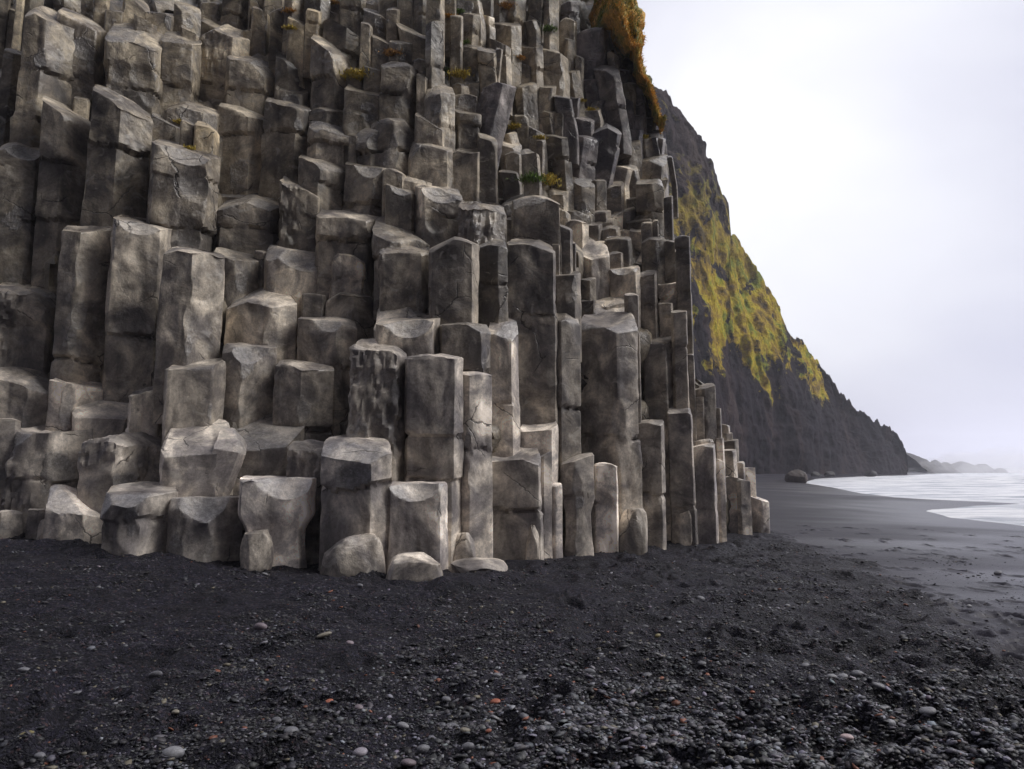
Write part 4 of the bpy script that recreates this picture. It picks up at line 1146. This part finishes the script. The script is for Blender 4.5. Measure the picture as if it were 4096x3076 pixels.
gul = 1 - np.abs(fbm(V * np.array([.09, .09, .03]) + .3 * fbm(V * .06, 88, 2)[:, None], 81, 3)) * 2
dsp = fbm(V * .045, 82, 4) * 2.6 + gul * .8 + fbm(V * np.array([.35, .35, .6]), 83, 4) * .8
lim = np.where(tv > .985, .25, 1) * np.minimum(1, (V[:, 2] + 3) / 8)
V[:, 1] += dsp * lim; V[:, 0] += dsp * -.12 * lim
V[:, 2] += fbm(V * .5, 84, 4) * .9 * ss(.7, 1, tv) + fbm(V * .12, 85, 3) * 1.2 * ss(.1, .6, tv) * (tv < .97)
me = mesh_np('headland', V, grid_quads(nr, nc)[:, ::1]); 
hl = link('headland', me, headland_material()); tag(hl, kind='structure', label='steep mossy headland beyond the beach')

# further cape and sea rocks
def rock_mat():
    m, t, b = new_mat('sea_rock'); tc = N(t, 'ShaderNodeTexCoord')
    n = noise(t, tc.outputs['Object'], .6, 8, .65); r = ramp(t, [(.3, (.012, .012, .016)), (.7, (.04, .036, .04))]); t.links.new(n.outputs['Fac'], r.inputs[0])
    t.links.new(r.outputs[0], b.inputs['Base Color']); b.inputs['Roughness'].default_value = .6
    t.links.new(bump(t, n.outputs['Fac'], .5, .8), b.inputs['Normal']); return m
RM = rock_mat()
def sea_rock(prof, D, depth, label, name='sea_rock', seed=1, group='rocks standing in the surf'):
    """prof: skyline in picture pixels, left to right"""
    px = np.linspace(prof[0][0], prof[-1][0], 90); py = np.interp(px, [p[0] for p in prof], [p[1] for p in prof])
    ztop = np.array([EYE + ray(a, b)[1] * D for a, b in zip(px, py)]); X = np.array([ray(a, 470)[0] * D for a in px])
    zb = SEA_Z - 1.5; rows = []
    for f in np.linspace(-1, 1, 33):
        pr = (1 - abs(f) ** 1.6); z = zb + (ztop - zb) * pr; z = np.maximum(z, zb)
        rows.append(np.c_[X + 0 * f, np.full(90, D + f * depth), z])
    V = np.array(rows).reshape(-1, 3); V += np.c_[fbm(V * .5, seed, 4), fbm(V * .5, seed + 3, 4), fbm(V * .7, seed + 7, 4) * .5] * .3 * np.minimum(1, (V[:, 2:3] - zb) / 2)
    c0 = np.array((X.mean(), D, zb)); me = mesh_np(name, V - c0, grid_quads(33, 90)); o = link(name, me, RM); o.location = c0
    if name == 'sea_rock': tag(o, label, 'sea rock', group)
    return o
T3 = lambda x, y: ((3400 + x / 3.02) / 4, (1700 + y / 3.02) / 4)
sea_rock([T3(560, 300), T3(700, 340), T3(760, 365), T3(790, 410), T3(860, 445), T3(930, 485), T3(1010, 505), T3(1060, 560), T3(1100, 590)], 250, 22, 'low dark cape sloping into the surf behind the headland', seed=3)
sea_rock([T3(990, 590), T3(1012, 500), T3(1018, 440), T3(1035, 415), T3(1060, 440), T3(1105, 462), T3(1150, 445), T3(1175, 448), T3(1215, 487), T3(1260, 470), T3(1310, 442), T3(1370, 440), T3(1430, 458), T3(1485, 480), T3(1500, 590)], 265, 9, 'long jagged rock with a horn at its left end, standing in the surf', seed=5)
sea_rock([T3(1515, 560), T3(1530, 490), T3(1560, 470), T3(1640, 468), T3(1680, 500), T3(1705, 560)], 285, 6, 'rounded rock half lost in spray, between the jagged rock and the low rocks', seed=7)
sea_rock([T3(1722, 590), T3(1740, 540), T3(1790, 520), T3(1815, 516), T3(1850, 532), T3(1885, 575)], 262, 4, 'small peaked rock farthest out in the surf', seed=9)
sea_rock([T3(1625, 590), T3(1640, 560), T3(1690, 543), T3(1725, 550), T3(1740, 590)], 258, 3, 'lowest little rock in the surf, touching the small peaked one', seed=11)
def red_rock():
    m, t, b = new_mat('boulder_rock'); tc = N(t, 'ShaderNodeTexCoord')
    n = noise(t, tc.outputs['Object'], 1.5, 8, .65); r = ramp(t, [(.3, (.022, .018, .018)), (.7, (.10, .07, .06))]); t.links.new(n.outputs['Fac'], r.inputs[0])
    t.links.new(r.outputs[0], b.inputs['Base Color']); b.inputs['Roughness'].default_value = .6
    t.links.new(bump(t, n.outputs['Fac'], .25, .8), b.inputs['Normal']); return m
boulder('J', 884, 1016, 524, 592, 'lone rounded brown boulder at the edge of the foam, far along the beach', 21, 1, red_rock(), 'boulder', .8, 4, cat='boulder', flat=.8, Dfix=93)
# fallen blocks at the headland foot
for (x0, x1, y0, y1, lb) in [(1030, 1085, 536, 558, 'small pale fallen block at the foot of the headland, left one of the trio'), (1100, 1165, 534, 558, 'middle grey fallen block of the trio at the headland foot'), (1320, 1400, 530, 556, 'long low fallen block at the headland foot, nearest its seaward tip'),]:
    boulder('J', x0, x1, y0, y1, lb, x0, 1, RM, 'fallen_block', .7, 7, cat='boulder', group='fallen blocks below the headland', Dfix=116 if x0 < 1300 else 150, sub=3)

# ------------------------------------------------------------------ grass on the ridge and tufts on the ledges
def grass_mat():
    m, t, b = new_mat('dry_grass'); at = N(t, 'ShaderNodeAttribute', attribute_name='tint')
    t.links.new(at.outputs['Color'], b.inputs['Base Color']); b.inputs['Roughness'].default_value = .8; return m
GR = grass_mat()
def ridge_turf_material():
    m, t, b = new_mat('ridge_turf'); tc = N(t, 'ShaderNodeTexCoord'); P = tc.outputs['Object']
    n = noise(t, P, 1.5, 6, .6, .6); r = ramp(t, [(.30, (.07, .06, .025)), (.38, (.20, .22, .04)), (.46, (.42, .30, .06)), (.54, (.70, .38, .07)), (.72, (.74, .48, .12))])
    t.links.new(n.outputs['Fac'], r.inputs[0]); n2 = noise(t, P, 9, 5, .7); r2 = ramp(t, [(.3, .5), (.7, 1.35)]); t.links.new(n2.outputs['Fac'], r2.inputs[0])
    t.links.new(mixc(t, 1, r.outputs[0], r2.outputs[0], 'MULTIPLY'), b.inputs['Base Color']); b.inputs['Roughness'].default_value = .9
    t.links.new(bump(t, n2.outputs['Fac'], .12, .9), b.inputs['Normal']); return m
# turf strip: left and right border of the grass slope at each picture row
TURF = [(-60,585,636),(0,594,635),(8,593,635),(12,591,641),(19,589,645),(22,590,646),(25,596,644),(30,606,638),(37,611,640),(40,612,644),(44,614,643),(50,621,642),(58,628,641),(64,629,641),(72,633,642),(80,637,645),(86,642,650),(98,646,653),(104,649,653),(112,652,656),(120,656,660),(131,661,664)]
ty_ = np.arange(-60, 131, 1.3); rows = []
tl = np.interp(ty_, [t[0] for t in TURF], [t[1] for t in TURF]); tr_ = np.interp(ty_, [t[0] for t in TURF], [t[2] for t in TURF])
for i, y in enumerate(ty_):
    px = np.linspace(tl[i], tr_[i], 46); D = cliff_depth(px, np.full(46, y)) - .75
    f = np.linspace(0, 1, 46); D = D + 1.4 * (2 * f - 1) ** 2 * np.where(f > .5, 1.2, .9)
    P = np.array([pt(p, y, d) for p, d in zip(px, D)])
    ret = [pt(px[-1] - q * .3, y, D[-1] + q) for q in (1, 2.5, 6)]
    rows.append(np.vstack([P, ret]))
Gd = np.array(rows); nr, nc = Gd.shape[:2]; V = Gd.reshape(-1, 3).copy()
bmp = np.maximum(fbm(V * np.array([1.2, 1.2, 1.5]), 101, 3), -.35) * .55
V[:, 1] -= bmp; V[:, 2] += bmp * .3; V += (fbm(V * 5, 102, 3) * .04)[:, None] * np.array([1, -1, .4])
me = mesh_np('ridge_turf', V, grid_quads(nr, nc)[:, ::-1]); tf = link('ridge_turf', me, ridge_turf_material())
tag(tf, 'hummocky orange and olive turf covering the right rim of the cliff', 'turf', kind='stuff')
def blades(roots, nrm, hgt, tints, seed, droop=.5, width=.012):
    rs = np.random.RandomState(seed); n = len(roots)
    d = nrm * .8 + rs.randn(n, 3) * .45 + np.array([0, 0, .35]); d /= np.linalg.norm(d, axis=1)[:, None]
    h = hgt * rs.uniform(.5, 1.3, n)
    sd_ = np.cross(d, rs.randn(n, 3)); sd_ /= np.linalg.norm(sd_, axis=1)[:, None]
    mid = roots + d * (h * .55)[:, None]; tip = roots + d * h[:, None] + np.array([0, 0, -1.0]) * (h * droop * rs.uniform(.3, 1, n))[:, None]
    wv = sd_ * (width * rs.uniform(.6, 1.4, n))[:, None]
    V = np.stack([roots - wv, roots + wv, mid - wv * .7, mid + wv * .7, tip], 1).reshape(-1, 3)
    b0 = np.arange(n) * 5
    q = np.stack([b0, b0 + 1, b0 + 3, b0 + 2], -1); t_ = np.stack([b0 + 2, b0 + 3, b0 + 4], -1)
    return V, q, t_, np.repeat(tints, 5, 0)
rs = np.random.RandomState(77); nB = 7000
ii = rs.randint(0, nr - 1, nB); jj = rs.randint(0, nc - 4, nB)
Vg = V.reshape(nr, nc, 3); roots = Vg[ii, jj] + (Vg[ii + 1, jj + 1] - Vg[ii, jj]) * rs.rand(nB, 1)
hue = fbm(roots * 1.6, 111, 3)[:, None]
tn = np.where(hue > .12, np.array([[.80, .46, .09]]), np.where(hue > -.2, np.array([[.58, .42, .08]]), np.array([[.24, .27, .05]]))) * rs.uniform(.5, 1.25, (nB, 1))
BV, bq, bt, btn = blades(roots, np.array([[.35, -.8, .2]]), .15, tn, 5)
me = mesh_np('ridge_grass', BV, bq, bt, False); attr(me, 'tint', btn); go = link('ridge_grass', me, GR)
tag(go, 'drooping orange and olive grass blades along the right rim of the cliff', 'grass', kind='stuff')

bpy.context.view_layer.update(); dg = bpy.context.evaluated_depsgraph_get()
TUFTS = [('G', 1325, 905, 'y', 'yellow grass tuft on the ledge right of the silver roof headed column', .13), ('G', 1392, 1098, 'y', 'yellow grass tuft on a flat top in the upper left of the wall', .12),
 ('H', 785, 565, 'y', 'bright yellow grass clump on a ledge right of the pitted shiny headed column', .33), ('H', 290, 85, 'o', 'small orange tuft between ochre columns at the top of the wall', .15), ('H', 292, 208, 'y', 'small yellow tuft below the orange one near the top of the wall', .13),
 ('H', 595, 22, 'o', 'orange tuft at the very top edge, above a flat topped column', .2), ('H', 1052, 400, 'o', 'rusty orange tuft above the rounded bright edged column', .2), ('H', 1450, 530, 'g', 'bright green plant in the dark recess by the tall slim column', .2),
 ('H', 1545, 555, 'y', 'olive grass patch above the small dark stones, left of the leaning rock', .25), ('H', 1592, 320, 'g', 'small bright green plant on a ledge near the cliff top', .14), ('H', 1462, 125, 'o', 'orange tuft beside the slim column near the cliff top', .14), ('H', 1540, 92, 'g', 'green and yellow plant on the highest ledge in the middle', .16),
 ('I', 412, 55, 'o', 'orange plant on the highest ledge, right of the slim top columns', .24), ('I', 730, 218, 'g', 'dark green plant on a ledge left of the dark rounded rock', .2), ('I', 515, 430, 'o', 'orange tuft under a tall column in the rubble slope', .15), ('I', 485, 940, 'y', 'olive yellow tuft beside the long leaning dark rock', .18),
 ('I', 665, 1022, 'y', 'yellow tuft left of a dark column below the rubble slope', .15), ('I', 1040, 815, 'y', 'ochre lichen clump on the small stone in the rubble slope', .15), ('I', 968, 745, 'y', 'yellow lichen on a flat stone top in the rubble slope', .12), ('I', 1428, 1010, 'y', 'yellow tuft on the stone near the right rim', .14),
 ('I', 690, 1335, 'y', 'yellow green moss patch spread on the wide ledge at mid height', .36), ('I', 600, 1325, 'g', 'flat green moss cushion on the wide ledge, left of the yellow patch', .3)]
for i, (t_, x, y, col, lb, sz) in enumerate(TUFTS):
    px, py = tp(t_, x, y); dvec = Vector((ray(px, py)[0], 1, ray(px, py)[1])).normalized()
    hit, loc, nr_, _, ob, _ = S.ray_cast(dg, Vector((0, 0, EYE)), dvec)
    if not hit: continue
    rs = np.random.RandomState(i + 500); n = int(240 + 900 * sz)
    base = {'y': (.62, .48, .08), 'o': (.55, .30, .07), 'g': (.16, .26, .04)}[col]
    rt = rs.randn(n, 3) * np.array([sz * .5, sz * .25, sz * .16]); tn = np.array([base]) * rs.uniform(.45, 1.3, (n, 1))
    BV, bq, bt, btn = blades(rt, np.array([[0, -.5, .5]]), sz * .5, tn, i, .6, .012)
    me = mesh_np('grass_tuft', BV, bq, bt, False); attr(me, 'tint', btn); o = link('grass_tuft', me, GR); o.location = loc
    tag(o, lb, 'grass tuft', 'tufts growing on the ledges')

# ------------------------------------------------------------------ spray blown off the breakers
bm = bmesh.new(); bmesh.ops.create_icosphere(bm, subdivisions=5, radius=1)
SV = np.array([v.co[:] for v in bm.verts]); ST = np.array([[v.index for v in f.verts] for f in bm.faces]); bm.free()
SV = SV * (1 + .45 * fbm(SV * 2.2, 201, 4))[:, None] * np.array((24, 9, 6.5))
me = mesh_np('sea_spray', SV, None, ST)
m = bpy.data.materials.new('spray'); m.use_nodes = True; t = m.node_tree; t.nodes.clear()
o_ = N(t, 'ShaderNodeOutputMaterial'); v_ = N(t, 'ShaderNodeVolumePrincipled'); v_.inputs['Density'].default_value = .05
v_.inputs['Color'].default_value = (.98, .98, 1, 1); t.links.new(v_.outputs[0], o_.inputs['Volume'])
spr = link('sea_spray', me, m); p_ = pt(988, 473, 232); spr.location = (p_[0], 232, .5); tag(spr, 'white spray blown up over the sea rocks', 'spray', kind='stuff')

# ------------------------------------------------------------------ salt haze over the bay
HAZE = True
if HAZE:
    me = bpy.data.meshes.new('haze'); bm = bmesh.new(); bmesh.ops.create_cube(bm, size=1); 
    bmesh.ops.scale(bm, vec=(4900, 4900, 130), verts=bm.verts); bmesh.ops.translate(bm, vec=(0, 0, 55), verts=bm.verts); bm.to_mesh(me); bm.free()
    m = bpy.data.materials.new('salt_haze'); m.use_nodes = True; t = m.node_tree; t.nodes.clear()
    o_ = N(t, 'ShaderNodeOutputMaterial'); v_ = N(t, 'ShaderNodeVolumePrincipled'); v_.inputs['Density'].default_value = .0006
    v_.inputs['Color'].default_value = (.90, .91, 1, 1); t.links.new(v_.outputs[0], o_.inputs['Volume'])
    hz = link('haze', me, m); tag(hz, 'thin pale sea haze over the bay', 'haze', kind='stuff')
